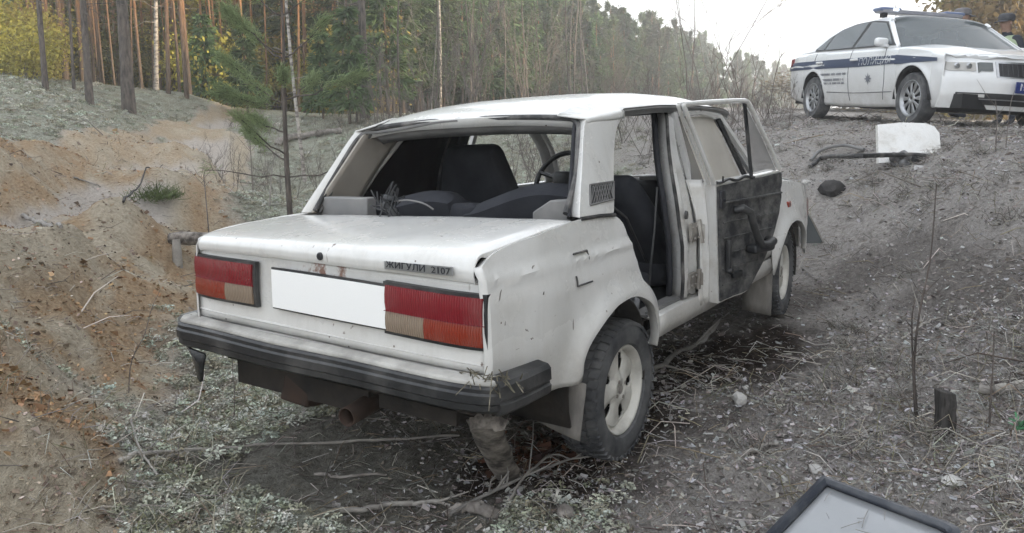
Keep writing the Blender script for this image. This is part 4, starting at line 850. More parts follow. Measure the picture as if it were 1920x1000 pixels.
for k in range(30):
    a = np.array([-.955, -.72, .584]) + RNG.normal(0, 1, 3) * [.016, .045, .006]; mb.tube([a, a + RNG.normal(0, .022, 3) + [0, 0, .006], a + RNG.normal(0, .034, 3) - [.01, 0, .018]], .0020, 4)
tag_m = cpart('dried_moss', mb, mat('dry_moss', (.05, .045, .035), (.20, .18, .13), 60, .95), bmp)
# underside
mb = MB(); mb.box((.6, 0, .43), (2.9, 1.28, .05)); mb.box((-.60, .22, .38), (.5, .72, .13)); mb.box((-.62, -.36, .40), (.46, .34, .09)); mb.tube([(-.8, -.18, .37), (-.55, -.17, .36), (.4, -.1, .36), (1.6, 0, .33)], .03, 8); mb.tube([(0, -.64, .27), (0, 0, .27), (0, .64, .27)], .045, 10); mb.lathe([(0, -.12), (.09, -.09), (.12, 0), (.09, .09), (0, .12)], 14, (0, 0, .27), 'x'); mb.box((2.42, 0, .33), (.2, 1.1, .1)); mb.box((2.3, 0, .55), (1.2, .9, .3))
cpart('underbody', mb, UNDER, fn=None)
mb = MB(); mb.tube([(-.62, -.10, .355), (-.78, -.115, .352), (-.90, -.13, .345), (-.955, -.135, .342)], [.036, .036, .033, .033], 14, cap=False); cpart('exhaust_pipe', mb, RUST, fn=None, solid=.004)
mb = MB(); mb.box((-.80, .24, .36), (.10, .14, .16), Euler((.1, .2, .1))); cpart('towing_bracket', mb, RUST, fn=None, bev=.01)
for s in (-1, 1):
    mb = MB(); zz = np.linspace(.47, .245, 8); mb.grid(np.array([[(-.40 - .06 * ((.46 - z) / .32) ** 1.5 + .012 * math.sin(k * 3 + z * 9), s * (.575 + .19 * k), z - .03 * k) for k in np.linspace(0, 1, 6)] for z in zz])); cpart('mud_flap', mb, mat('muddy_rubber', (.15, .14, .13), (.30, .28, .255), 9, .9, bump=.3, stretch=(1, 1, .3)), fn=None, solid=.008)
    mb = MB(); mb.grid(np.array([[(2.045 - .05 * (.45 - z), s * (.58 + .18 * k), z - .02 * k) for k in np.linspace(0, 1, 5)] for z in np.linspace(.45, .17, 6)])); cpart('mud_flap', mb, bpy.data.materials['muddy_rubber'], fn=None, solid=.008)
# wheels
def wheel(x, s, z, r=.2835, steer=0, lean=0):
    rt = bpy.data.objects.new('wheel', None)
    Rm = np.array(Euler((lean, 0, steer)).to_matrix()); tf = lambda p: Rm @ np.array(p) + np.array([x, s * .658, z])
    mb = MB(); wv = .085; N = 64
    prof = [(.176, .055), (.182, .070), (.200, .080), (.228, .086), (.250, .083), (.266, .077), (.2745, .068), (.2755, .045), (.2755, .018), (.2755, -.018), (.2755, -.045), (.2745, -.068), (.266, -.077), (.25, -.083), (.22, -.086), (.19, -.078), (.176, -.055)]
    k = r / .2835; mb.lathe([(a * k, b) for a, b in prof], N)
    for q in range(46):                                                                  # tread lugs
        a = 2 * PI * q / 46
        for (y0, y1, da, l, h) in ((.046, .084, 0, .0135, .0085), (-.084, -.046, .06, .0135, .0085), (.004, .040, .05, .0125, .008), (-.040, -.004, .1, .0125, .008)):
            c, sn = math.cos(a + da), math.sin(a + da); V = []
            for yy_ in (y0, y1):
                for dd in (-l, l):
                    for rr_ in (.262, .2755 + h if abs(yy_) < .07 else .271 + h * .4): V.append(((rr_ * k) * c - dd * sn, yy_ + dd * .25, (rr_ * k) * sn + dd * c))
            mb.add(V, [(0, 1, 3, 2), (4, 6, 7, 5), (0, 4, 5, 1), (2, 3, 7, 6), (0, 2, 6, 4), (1, 5, 7, 3)])
    ty = mb.build('tyre', RUBBER, car, smooth=35, fn=tf); ty.name = 'wheel'
    sy = s
    mb = MB(); N = 100; rs = [.020, .045, .062, .074, .084, .096, .110, .124, .136, .146, .152, .160, .168, .176, .180]
    def yd(rr_, a):
        q = (a * 5 / (2 * PI)) % 1 - .5; sp = math.exp(-(q / .30) ** 4)
        return np.interp(rr_, [.02, .05, .075, .12, .146, .156, .163, .17, .18], [.052, .054, .046, .044, .040, .022, .030, .062, .068]) - .012 * (1 - sp) * (.06 < rr_ < .15)
    A = np.linspace(0, 2 * PI, N, endpoint=False) + .4
    P = np.array([[(q * k * math.cos(a), sy * yd(q, a), q * k * math.sin(a)) for a in A] for q in rs])
    def hole(i, j):
        a = (A[j] * 5 / (2 * PI)) % 1; a = min(a, 1 - a); rm = (rs[i] + rs[i + 1]) / 2
        return 0.068 < rm < .148 and a < .085 + .075 * math.sin((rm - .072) / .07 * PI)
    mb.grid(P, closed='j', skip=hole)
    rm_ = mb.build('rim', RIMM, ty, smooth=35, fn=tf, solid=.008)
    mb = MB(); mb.lathe([(.0, sy * .055), (.018, sy * .058), (.024, sy * .050)], 16)
    for q in range(4):
        a = q * PI / 2 + .5; mb.lathe([(0, sy * .060), (.008, sy * .060), (.0085, sy * .045)], 6, (.040 * math.cos(a), 0, .040 * math.sin(a)))
    mb.build('hub_and_nuts', METAL, rm_, fn=tf)
    mb = MB(); mb.lathe([(.0, sy * .012), (.172 * k, sy * .010), (.178 * k, -sy * .06)], 32); mb.build('brake_drum', UNDER, rm_, fn=tf)
    return ty
wheel(-.005, -1, .268); wheel(-.005, 1, .272); wheel(2.427, -1, .355, steer=.06); wheel(2.427, 1, .350, steer=.06)
# doors
def door(name, s, base, outline, win, M=None, glass=None, inner=DARKIN, extra=None):
    """outline, win: (x,z) on the side surface"""
    d = MB(); lo = [q for q in outline]
    B = crom(lo[0], 30); T = crom(lo[1], 30)
    P = np.array([[S(*(B[i] * (1 - v) + T[i] * v), s, .004) for v in np.linspace(0, 1, 9)] for i in range(30)]); d.grid(P)
    for e in (P[0], P[-1]): d.grid(np.stack([e, e + [0, -s * .05, 0]], 1))
    o = cpart('door', d, base, solid=.006)
    f = MB(); W = [S(*q, s, -.012) for q in win]; W = np.array(W + W[:1]); cl = np.concatenate([np.linspace(W[i], W[i + 1], 6)[:-1] for i in range(len(W) - 1)] + [W[-1:]])
    f.tube(cl, .020, 6); cpart('window_frame', f, base, o)
    m = MB(); m.grid(P[1:-1, 1:] * [1, .945, 1]); cpart('door_card', m, inner, o, solid=.012)
    if glass:
        g = MB(); g.add(W[:-1] * [1, .985, 1], [tuple(range(len(win)))]); cpart('window_pane', g, glass, o)
    return o
fdo = ([(.79, .54), (1.2, .53), (1.7, .53), (1.97, .54)], [(.785, .955), (1.2, .958), (1.7, .956), (1.955, .95)])
rdo = ([(.755, .54), (.45, .54), (.29, .54), (.25, .60), (.10, .70), (.04, .80)], [(.755, .955), (.5, .957), (.3, .96), (.12, .96), (.0, .96), (-.04, .96)])
fwin = [(.80, .97), (.84, 1.36), (1.2, 1.38), (1.50, 1.355), (1.74, 1.14), (1.90, .97)]; rwin = [(.74, .97), (.78, 1.36), (.5, 1.365), (.24, 1.335), (.07, 1.15), (-.06, .97)]
door('door', -1, WHITE, fdo, fwin, glass=None)
door('door', 1, WHITE, fdo, fwin); o = door('door', 1, WHITE, rdo, [(.70, .97), (.62, 1.36)] + rwin[2:], glass=TINT)
fr_door = [q for q in bpy.data.objects if q.parent == car and q.name.startswith('door')][0]
g = MB(); W = [S(a, b, -1, -.03) for a, b in [(.82, .98), (.86, 1.345), (1.44, 1.36), (1.64, .98)]]; g.add(W, [(0, 1, 2, 3)]); cpart('window_pane', g, DUSTGL, fr_door)
g = MB(); g.tube([S(1.67, .98, -1, -.015), S(1.47, 1.36, -1, -.015)], .014, 6); cpart('window_divider', g, BLACKPL, fr_door)
g = MB(); g.rbox(S(.95, .86, -1, .012), (.16, .02, .04), .008, 3); cpart('door_handle', g, BLACKPL, fr_door)
# torn rear door, thrown forward on bent hinges: inner side to the rear
dv = np.array([math.cos(rad(12)), -math.sin(rad(12)), 0]); dn = np.array([-dv[1], dv[0], 0]); H0 = np.array([.70, -.80, 0])
def DP(L, z, t=0): return H0 + dv * L + np.array([0, 0, z]) + dn * t * 1.0
rd = MB()
BT = [(.125, .475), (.16, .478), (.25, .485), (.385, .492), (.45, .535), (.56, .64), (.64, .73), (.70, .84), (.725, .93)]; TP = [(.085, 1.045), (.15, 1.050), (.25, 1.055), (.36, 1.062), (.45, 1.066), (.56, 1.072), (.64, 1.078), (.70, 1.082), (.735, 1.085)]
B = crom(BT, 34); T = crom(TP, 34); vs = np.linspace(0, 1, 12)
def panel(t, i0=0, i1=34, sc=1., wob=0): return np.array([[DP(*((B[i] * (1 - v) + T[i] * v - [.41, .75]) * sc + [.41, .75]), t + wob * fbm(np.array([i * .3]), np.array([v * 5]), 1, 3, 9)[0]) for v in vs] for i in range(i0, i1)])
FRT = -.005; BCK = .075
f0 = panel(FRT); b0 = panel(BCK); rd.grid(b0)
for e0, e1 in ((f0[0], b0[0]), (f0[-1], b0[-1]), (f0[:, 0], b0[:, 0]), (f0[:, -1], b0[:, -1])): rd.grid(np.stack([e0, e0 * .7 + e1 * .3, e0 * .3 + e1 * .7, e1], 1))
rd.grid(np.stack([f0[:, 0], panel(FRT, sc=.94)[:, 0]], 1)); rd.grid(np.stack([f0[0], panel(FRT, sc=.94)[0]], 1)); rd.grid(np.stack([f0[-1], panel(FRT, sc=.94)[-1]], 1)); rd.grid(np.stack([f0[:, -1], panel(FRT, sc=.94)[:, -1]], 1))
if b0[5, 5] @ dn < f0[5, 5] @ dn: pass
rdo_ = rd.build('door', DUSTYW, car, solid=.006); tag(rdo_, 'torn rear door bent forwards showing its dusty black inner card')
m = MB(); pc = panel(FRT - .012, sc=.972, wob=.006); m.grid(pc)
for e in (pc[0], pc[-1], pc[:, 0], pc[:, -1]): m.grid(np.stack([e, e + dn * .02], 1))
crd = m.build('door_card', CARD, rdo_)
m = MB()
for k in range(5):                                     # pressed ribs of the card
    zz = .56 + .075 * k; m.tube([DP(L_, zz + .012 * L_, FRT - .0150) for L_ in np.linspace(.14, min(.66, .36 + .9 * (zz - .5)), 8)], .0040, 5)
m.tube([DP(L_, .955 + .02 * L_, FRT - .018) for L_ in np.linspace(.11, .715, 10)], .006, 5); m.build('card_ribs', CARD, crd)
m = MB(); m.tube([DP(.235, .915, FRT - .02), DP(.25, .925, FRT - .055), DP(.285, .905, FRT - .075), DP(.335, .80, FRT - .08), DP(.385, .735, FRT - .08), DP(.46, .722, FRT - .075), DP(.545, .735, FRT - .06), DP(.56, .735, FRT - .02)], [.020, .022, .019, .019, .022, .026, .024, .020], 12)
m.rbox(DP(.44, .715, FRT - .05), (.20, .07, .05), .02, 4, rot=Euler((0, 0, -rad(12)))); m.build('pull_handle', BLACKPL, rdo_)
m = MB(); m.rbox(DP(.165, .70, FRT - .03), (.026, .03, .16), .01, 3); m.lathe([(0, -.02), (.014, -.018), (.016, 0)], 10, DP(.165, .63, FRT - .035)); m.build('window_winder', BLACKPL, rdo_)
m = MB(); m.rbox(DP(.26, .60, FRT - .025), (.09, .02, .035), .008, 3, rot=Euler((0, 0, -rad(12)))); m.build('lock_lever', BLACKPL, rdo_)
m = MB(); m.rbox(DP(.125, .975, FRT - .016), (.06, .02, .085), .006, 3); m.lathe([(0, -.013), (.008, -.012), (.009, 0)], 8, DP(.125, .972, FRT - .02)); m.build('latch_plate', mat('black_bracket', (.02, .02, .025)), rdo_)
m = MB(); fp = crom([(.085, 1.05), (.03, 1.13), (-.05, 1.24), (-.165, 1.395), (-.175, 1.418)], 16); tp_ = crom([(-.175, 1.418), (-.02, 1.428), (.2, 1.438), (.33, 1.442), (.385, 1.435), (.44, 1.39)], 18); bk = crom([(.44, 1.39), (.56, 1.27), (.66, 1.17), (.735, 1.09)], 14)
for L_, r_ in ((fp, .011), (tp_, .012), (bk, .011)): m.tube([DP(*q, .0) for q in L_], r_, 8); m.tube([DP(*q, .03) for q in L_], r_ * .8, 6)
wf = m.build('window_frame', DUSTYW, rdo_)
m = MB(); m.tube([DP(.375, 1.435, .012), DP(.455, 1.07, .012)], .010, 6); m.build('window_divider', BLACKPL, rdo_)
m = MB(); m.add([DP(.462, 1.075, .015), DP(.39, 1.42, .015), DP(.44, 1.375, .015), DP(.56, 1.262, .015), DP(.72, 1.088, .015)], [(0, 1, 2, 3, 4)]); m.build('quarter_glass', SMEAR, rdo_)
m = MB(); m.tube([DP(a, 1.056 + .03 * a + .006 * math.sin(a * 40), -.012) for a in np.linspace(.09, .44, 14)], .008, 5); m.tube([DP(.13, 1.06, -.02), DP(.13, 1.085, -.02)], .005, 6); m.build('window_sill_trim', BLACKPL, rdo_)
# crumpled skin between pillar and door edge, dusty film
m = MB(); nn = 16
q = []
for i, v in enumerate(np.linspace(0, 1, nn)):
    z_ = .47 + .60 * v; row = []
    for j, h in enumerate(np.linspace(0, 1, 9)):
        a_p = S(.735, z_, -1, .004); e_p = DP(.085 - .04 * (v - .0) * 0 + .04 * (1 - v), z_ + .0, .045); row.append(a_p * (1 - h) + e_p * h + np.array([0, -.022 * math.sin(h * 9 + v * 3) * math.sin(h * PI), .0]))
    q.append(row)
m.grid(np.array(q)); m.build('crumpled_edge', DUSTYW, rdo_, solid=.004)
m = MB(); m.add([DP(.07, 1.06, .045), DP(-.165, 1.40, .045), S(.90, 1.39, -1, .0), S(.77, 1.0, -1, .0)], [(0, 1, 2, 3)]); m.build('torn_film', SMEAR, rdo_)
# bonnet, front
mb = MB(); xs = np.linspace(2.02, 3.0, 14); mb.grid(np.array([[(x, a * .66, np.interp(x, [2.0, 2.4, 2.8, 3.0], [.975, .965, .935, .895]) + .02 * (1 - a * a) + (.008 if abs(a) < .4 else 0)) for a in np.linspace(-1, 1, 17)] for x in xs])); cpart('bonnet', mb, WHITE, solid=.006)
mb = MB(); mb.box((3.03, 0, .70), (.04, 1.36, .34)); mb.box((3.0, 0, .52), (.06, 1.38, .14)); fp_ = cpart('front_panel', mb, WHITE)
mb = MB()
for k in range(12): mb.box((3.062, -.26 + .047 * k, .735), (.03, .012, .2))
mb.box((3.062, 0, .84), (.04, .58, .02)); mb.box((3.062, 0, .63), (.04, .58, .02)); cpart('grille', mb, CHROME, fp_)
mb = MB(); mb.rbox((3.10, .16, .50), (.10, 1.24, .11), .03, 4); cpart('front_bumper', mb, BLACKPL)
mb = MB(); mb.box((1.98, 0, .955), (.12, 1.30, .03)); cpart('scuttle', mb, BLACKPL)
mb = MB(); mb.grid(np.array([[(1.93 - .4 * v + .03 * (1 - a * a), a * (.66 - .10 * v), .98 + .41 * v) for v in np.linspace(0, 1, 6)] for a in np.linspace(-1, 1, 9)])); cpart('windscreen', mb, CLEARG)
# interior
mb = MB(); mb.rbox((1.72, 0, .88), (.34, 1.28, .24), .06, 5); mb.rbox((1.60, .30, .985), (.2, .40, .09), .03, 4); mb.box((1.80, 0, .62), (.12, 1.25, .4)); mb.rbox((1.55, -.05, .66), (.3, .22, .36), .03, 4); cpart('dashboard', mb, DARKIN)
mb = MB(); mb.rbox((1.585, -.40, .93), (.02, .34, .05), .008, 3); mb.rbox((1.60, -.36, 1.012), (.2, .5, .03), .01, 3); cpart('dashboard_tray', mb, GREYPL)
mb = MB(); a = np.linspace(0, 2 * PI, 33); c_ = np.array([1.36, .33, 1.015]); Rw = np.array(Euler((0, rad(-62), 0)).to_matrix()); ringp = np.array([Rw @ [.185 * math.cos(t), .185 * math.sin(t), 0] + c_ for t in a]); mb.tube(ringp, .016, 8, cap=False)
for t in (.3, PI - .3, -PI / 2 - .5, -PI / 2 + .5): mb.tube([c_, Rw @ [.18 * math.sin(t), .18 * math.cos(t), 0] + c_], .014, 6)
mb.rbox(c_, (.06, .13, .11), .02, 3); mb.tube([c_, c_ + [.25, 0, -.12]], .03, 8); cpart('steering_wheel', mb, BLACKPL)
for s, hx, nm in ((1, .62, 0), (-1, .86, 1)):
    st = MB(); st.rbox((hx + .18, s * .34, .60), (.52, .48, .16), .06, 5); se = cpart('front_seat', st, FABRIC)
    st = MB(); tilt = Euler((0, rad((-14, -38)[nm]), 0)); tz = (.93, .80)[nm]
    def taper(p): return p * np.stack([np.ones(p.shape[:-1]), 1 - .32 * sstep(.02, .34, p[..., 2]), np.ones(p.shape[:-1])], -1)
    st.rbox((hx - .10, s * .34, tz), (.14, .48, .66), .065, 8, tilt, warp=taper); cpart('backrest', st, FABRIC, se)
st = MB(); st.rbox((.28, 0, .60), (.50, 1.26, .17), .06, 6); rs_ = cpart('rear_seat', st, FABRIC)
for y0, y1, zt in ((-.60, -.04, 1.055), (.04, .60, 1.045)):
    st = MB(); n_s = 14; ys = np.linspace(y0, y1, n_s)
    hh = zt + .035 * np.sin((ys - y0) / (y1 - y0) * PI * 1.4 + (0 if y0 < 0 else .9)) + .04 * (ys / .6) ** 2 - .02
    prf = []
    for i in range(n_s):
        e = 1 - ((2 * i / (n_s - 1) - 1) ** 8); prf.append([(.02, ys[i], .66), (-.12, ys[i], hh[i] - .16), (-.15, ys[i], hh[i] - .05), (-.10, ys[i], hh[i] - .004 - .03 * (1 - e)), (-.02, ys[i], hh[i] - .012 - .03 * (1 - e)), (.03, ys[i], hh[i] - .06), (.13, ys[i], .72), (.15, ys[i], .64)])
    prf = np.array(prf); st.grid(prf, closed='j')
    for e in (prf[0], prf[-1]): st.add(e, [tuple(range(8))])
    cpart('backrest', st, FABRIC, rs_, smooth=60)
st = MB(); st.rbox((-.08, .02, .955), (.10, .22, .09), .03, 4); cpart('armrest', st, FABRIC, rs_)
mb = MB(); mb.box((-.22, 0, .905), (.26, 1.24, .012)); cpart('parcel_shelf', mb, DARKIN)
for s in (-1, 1):
    w_ = .30 if s > 0 else .17
    mb = MB(); mb.prism([(.655, .945), (.655, 1.035), (.655 - w_ * .55, 1.030), (.655 - w_, .985), (.655 - w_, .945)] if s < 0 else [(.66, .945), (.66, 1.045), (.44, 1.040), (.37, 1.04), (.37, .945)], lambda a, b, t: np.array([t + .0 * a, s * a, b]), -.30, -.24); cpart('shelf_corner', mb, GREYPL if s < 0 else mat('pale_grey_trim', (.17, .17, .172), (.23, .225, .22), 4, .6), bev=.006)
mb = MB(); mb.box((.35, 0, .47), (2.3, 1.25, .03)); mb.box((-.34, 0, .70), (.02, 1.25, .45)); cpart('floor_pan', mb, DARKIN)
mb = MB()
for k in range(9):
    c_ = np.array([.20, -.64, .62]) + RNG.normal(0, 1, 3) * [.03, .015, .045]; mb.rbox(c_, RNG.uniform(.04, .08, 3), .018, 4, Euler(RNG.uniform(0, 3, 3)))
mb.build('crumpled_rag', mat('grey_rag', (.13, .135, .145), (.30, .30, .31), 22, .8), car)
mb = MB(); mb.tube([(.55, -.63, 1.02), (.50, -.64, .86), (.46, -.64, .70), (.44, -.64, .56)], .005, 5); mb.tube([(-.02, -.66, 1.0), (.2, -.64, .93), (.42, -.60, .80), (.55, -.58, .70)], .006, 5); cpart('seat_belt', mb, BLACKPL)
# ---------------------------------------------------------------- police car on the road above the slope
pol = thing('police_car', 'white police car with dark blue stripe parked on the road above the slope', 'police car', PPOS, PROT)
PW = NT('clean_white_paint'); _z = PW.sep(PW.obj())[2]
PW.set('Base Color', PW.mix(PW.math('MULTIPLY', PW.n('MapRange', Value=_z, i1=.7, i2=.2, i3=0., i4=.9).outputs[0], PW.ramp(PW.noise(PW.obj(), 4, 6), (.3, .3), (.7, 1.))), (.74, .75, .76), (.42, .40, .37))).set('Roughness', .25).set('Coat Weight', .5); PW = PW.m
NAVY = mat('navy_stripe', (.06, .08, .135), None, rough=.35); PGLASS = glassm('car_glass', (.20, .23, .245), .50, .04); PDARK = mat('black_trim', (.012, .012, .014), None, rough=.5); PLATEB = mat('blue_plate', (.012, .03, .16), None, rough=.4); WTXT = mat('white_lettering', (.75, .76, .78), None, rough=.5); GTXT = mat('grey_lettering', (.16, .17, .20), None, rough=.5)  # pale glass colour holds reflected sky; navy is paled for haze
SILV = mat('silver_alloy', (.45, .46, .48), (.34, .35, .36), 8, .35, .7)
def Yp(z): return np.interp(z, [.18, .4, .62, .80, .93, 1.0, 1.40, 1.46], [.80, .865, .895, .905, .885, .862, .66, .60])
def tp2(x): return 1 - .13 * sstep(2.75, 3.6, x) ** 1.4 - .10 * sstep(-.55, -1.15, x)
def Q(x, z, s=-1, o=0.): return np.array([x, s * (Yp(z) * tp2(x) + o), z])
def cols2(cols, s, nu, nv, arcs):
    B = crom([(c[0], c[1]) for c in cols], nu); T = crom([(c[2], c[3]) for c in cols], nu); P = np.zeros((nu, nv, 3))
    for j, v in enumerate(np.linspace(0, 1, nv)):
        q = B * (1 - v) + T * v
        for i in range(nu):
            d = min(abs(math.hypot(q[i, 0] - a, q[i, 1] - .34) - .37) for a in arcs); crease = .010 * math.exp(-((q[i, 1] - .80) / .03) ** 2)
            P[i, j] = Q(q[i, 0], q[i, 1], s, .016 * math.exp(-(d / .05) ** 2) + crease)
    return P
def arc(xc, up=True): return [(xc + .37 * math.cos(t), .34 + .37 * math.sin(t)) for t in np.linspace(PI * 1.10, -.10 * PI, 9)]
A1, A2 = arc(0), arc(2.686)
belt = lambda x: np.interp(x, [-1.12, -.8, 0, 1, 1.9, 2.5, 3.0, 3.4, 3.6], [.96, 1.0, 1.0, .985, .965, .935, .875, .79, .72])
bx = [-1.03, -.95, -.7, -.5] + [a[0] for a in A1] + [.5, .8, 1.3, 1.8, 2.15] + [a[0] for a in A2] + [3.10, 3.16, 3.20, 3.235]; bz = [.36, .30, .27, .25] + [a[1] for a in A1] + [.21, .20, .20, .20, .21] + [a[1] for a in A2] + [.22, .22, .23, .25]
cols = [(x, z, np.interp(k, [0, len(bx) - 1], [0, 1]) * 0 + min(max(x, -1.03), 3.56), float(belt(x))) for k, (x, z) in enumerate(zip(bx, bz))]
prof = crom([(-1.04, .97), (-.86, 1.02), (-.50, 1.14), (-.04, 1.31), (.48, 1.425), (1.1, 1.462), (1.55, 1.448), (1.70, 1.41), (2.0, 1.215), (2.33, 1.0)], 46)
aa = np.linspace(-1, 1, 15)
def top(i, a, o=0.): x, z = prof[i]; ze_ = z - .055; return np.array([x + .08 * a * a * (1 if x > 1.7 else -1 if x < .3 else 0) * -1, a * (Yp(ze_) * tp2(x) - .02), ze_ + (.055 + o) * (1 - a ** 4)])
for s in (-1, 1):
    P = cols2(cols, s, 90, 16, (0, 2.686)); m = MB(); m.grid(P)
    sd_ = m.build('body_side', PW, pol, smooth=50, solid=.01)
    m = MB(); bt = [(x, belt(x)) for x in prof[:, 0]]
    G = np.array([[Q(prof[i, 0], bt[i][1] * (1 - v) + (prof[i, 1] - .055) * v, s, -.018 * v) for v in np.linspace(0, 1, 7)] for i in range(46) if prof[i, 1] - .06 > bt[i][1]]); m.grid(G); gh = m.build('roof_side', PW, pol, smooth=50, solid=.01)
    def pane(nm, pts, off, mt, par):
        m = MB(); k = len(pts); c_ = np.mean(pts, 0); pts = [(p[0] + .32, p[1]) for p in pts]; c_ = np.mean(pts, 0); V = [Q(*p, s, off - .018 * (p[1] - 1) / .42) for p in pts] + [Q(*c_, s, off - .018 * (c_[1] - 1) / .42)]
        m.add(V, [(i, (i + 1) % k, k) for i in range(k)]); return m.build(nm, mt, par, smooth=60)
    pane('window_surround', [(1.90, .985), (1.62, 1.16), (1.30, 1.345), (.9, 1.392), (.4, 1.385), (.05, 1.33), (-.22, 1.225), (-.46, 1.06), (-.44, 1.02), (.5, 1.0), (1.3, .988)], .010, PDARK, gh)
    pane('front_side_window', [(1.80, 1.005), (1.56, 1.165), (1.27, 1.325), (.86, 1.372), (.82, 1.015)], .018, PGLASS, gh); pane('rear_side_window', [(.74, 1.018), (.76, 1.374), (.4, 1.367), (.06, 1.31), (-.06, 1.255), (-.10, 1.03)], .018, PGLASS, gh); pane('quarter_window', [(-.15, 1.035), (-.12, 1.235), (-.24, 1.18), (-.41, 1.07), (-.39, 1.045)], .018, PGLASS, gh)
    m = MB(); xs = np.linspace(-1.06, 2.30, 40); m.grid(np.array([[Q(x, z, s, .013) for z in np.linspace(np.interp(x, [-1.1, 0, 1.4, 2.3], [.75, .745, .735, .745]), np.interp(x, [-1.1, 0, 1.4, 2.3], [.875, .87, .86, .85]), 5)] for x in xs])); stp = m.build('livery_stripe', NAVY, pol, smooth=50)
    m = MB(); xs = np.linspace(2.30, 3.14, 14); m.grid(np.array([[Q(x, z, s, .016) for z in np.linspace(np.interp(x, [2.3, 3.14], [.735, .745]), np.interp(x, [2.3, 2.6, 3.14], [.855, .83, .785]), 4)] for x in xs])); m.build('wing_stripe', NAVY, stp, smooth=50)
    for nm, L in (('door_seam', [(1.12, .98), (1.10, .6), (1.12, .28)]), ('door_seam', [(2.02, .95), (2.06, .6), (2.0, .30)]), ('door_seam', [(.0, .98), (.02, .78), (.30, .60), (.44, .30)]), ('lower_crease', [(.45, .40), (1.3, .385), (2.25, .40)])):
        m = MB(); m.tube([Q(*p, s, .005) for p in crom(L, 14)], .006, 4, cap=False); m.build(nm, mat('seam', (.10, .10, .11)) if 'seam' not in bpy.data.materials else bpy.data.materials['seam'], sd_)
    for x in (1.28, .22):
        m = MB(); m.rbox(Q(x, .835, s, .030), (.20, .03, .035), .012, 3); m.build('door_handle', PW, sd_)
    m = MB(); m.rbox(Q(1.98, 1.03, s, .10), (.10, .17, .11), .04, 5); m.box(Q(2.0, .985, s, .01), (.08, .12, .03)); m.build('side_mirror', PW, pol)
    m = MB(); m.rbox((-.95, s * .72, .88), (.14, .26, .15), .03, 4); m.build('tail_lamp', RED, pol)
    th_ = np.linspace(-.1, PI + .1, 18)
    for xc in (0, 2.686):
        m = MB(); m.grid(np.array([[(xc + .37 * math.cos(t), s * yy, .34 + .37 * math.sin(t)) for yy in (.89, .7, .5)] for t in th_])); m.add([(xc + .37 * math.cos(t), s * .5, .34 + .37 * math.sin(t)) for t in th_], [tuple(range(18))]); m.build('wheel_arch_liner', PDARK, pol, solid=.01)
        c0 = np.array([xc, s * .79, .317]); tf = lambda p: np.array(p) + c0
        m = MB(); m.lathe([(.215, .08), (.225, .098), (.255, .104), (.295, .095), (.314, .075), (.317, .0), (.314, -.075), (.295, -.1), (.22, -.09)], 48); wl = m.build('wheel', RUBBER, pol, fn=tf)
        m = MB(); A = np.linspace(0, 2 * PI, 100, endpoint=False); rs = [.02, .05, .07, .09, .11, .13, .15, .17, .185, .195, .205, .216, .222]
        yv = np.interp(rs, [.02, .05, .09, .17, .19, .20, .216, .222], [.070, .072, .062, .060, .056, .045, .085, .088]); PP = np.array([[(r_ * math.cos(a), s * (yv[i] ), r_ * math.sin(a)) for a in A] for i, r_ in enumerate(rs)])
        m.grid(PP, closed='j', skip=lambda i, j: .068 < (rs[i] + rs[i + 1]) / 2 < .188 and abs((A[j] * 10 / (2 * PI)) % 1 - .5) < np.interp((rs[i] + rs[i + 1]) / 2, [.07, .19], [.20, .30])); rim = m.build('rim', SILV, wl, fn=tf, solid=.012)
        m = MB(); m.lathe([(0, s * .02), (.215, s * .02)], 32); m.build('brake_disc', PDARK, rim, fn=tf)
m = MB(); RP = np.array([[top(i, a) for a in aa] for i in range(46)]); i0 = 9; i1 = 34
m.grid(RP[i0:i1]); m.build('roof', PW, pol, smooth=60, solid=.01)
m = MB(); m.grid(RP[i1 - 1:]); m.build('windscreen', PGLASS, pol, smooth=60)
m = MB(); m.grid(RP[2:i0 + 1]); m.build('rear_window', PGLASS, pol, smooth=60)
for sgn in (0, -1):
    m = MB(); m.tube(RP[i1 - 1:, sgn], .028, 6); m.build('windscreen_pillar', PW, pol)
m = MB(); xs = crom([(2.2, 0), (2.5, 0), (2.9, 0), (3.3, 0), (3.46, 0), (3.54, 0)], 20)[:, 0]
def fx(y): return 3.62 - .34 * (abs(y) / .80) ** 2.6
HB = np.array([[(min(x, fx(a * .80) - .02) , a * (Yp(.95) * tp2(min(x, 3.25)) - .004) * (1 if x < 3.2 else 1 - .5 * (x - 3.2)), float(belt(x)) - .008 + .060 * (1 - a ** 4) + (.012 if .45 < abs(a) < .62 else 0)) for a in np.linspace(-1, 1, 21)] for x in xs]); m.grid(HB); m.build('bonnet', PW, pol, smooth=40, solid=.01)
def front(nm, y0, y1, z0, z1, o, mt, par=None, ny=20, nz=6, slope=.0, shear=0.):
    m = MB(); P = np.array([[(fx(y) + o + np.interp(z, [.2, .35, .55, .80], [-.05, .0, .0, -.09]), y, z + shear * (y - y0)) for z in np.linspace(z0 if np.isscalar(z0) else np.interp(y, [y0, y1], z0), z1 if np.isscalar(z1) else np.interp(y, [y0, y1], z1), nz)] for y in np.linspace(y0, y1, ny)]); m.grid(P)
    for e in (P[0], P[-1], P[:, 0], P[:, -1]): m.grid(np.stack([e, e - [.03, 0, 0]], 1))
    return m.build(nm, mt, par or pol, smooth=40)
fb = front('front_bumper', -.845, .845, .22, .835, 0, PW, nz=14, ny=40)
fg = front('grille_surround', -.42, .42, .575, .755, .008, CHROME, fb); gq = front('grille', -.395, .395, .59, .735, .012, PDARK, fg)
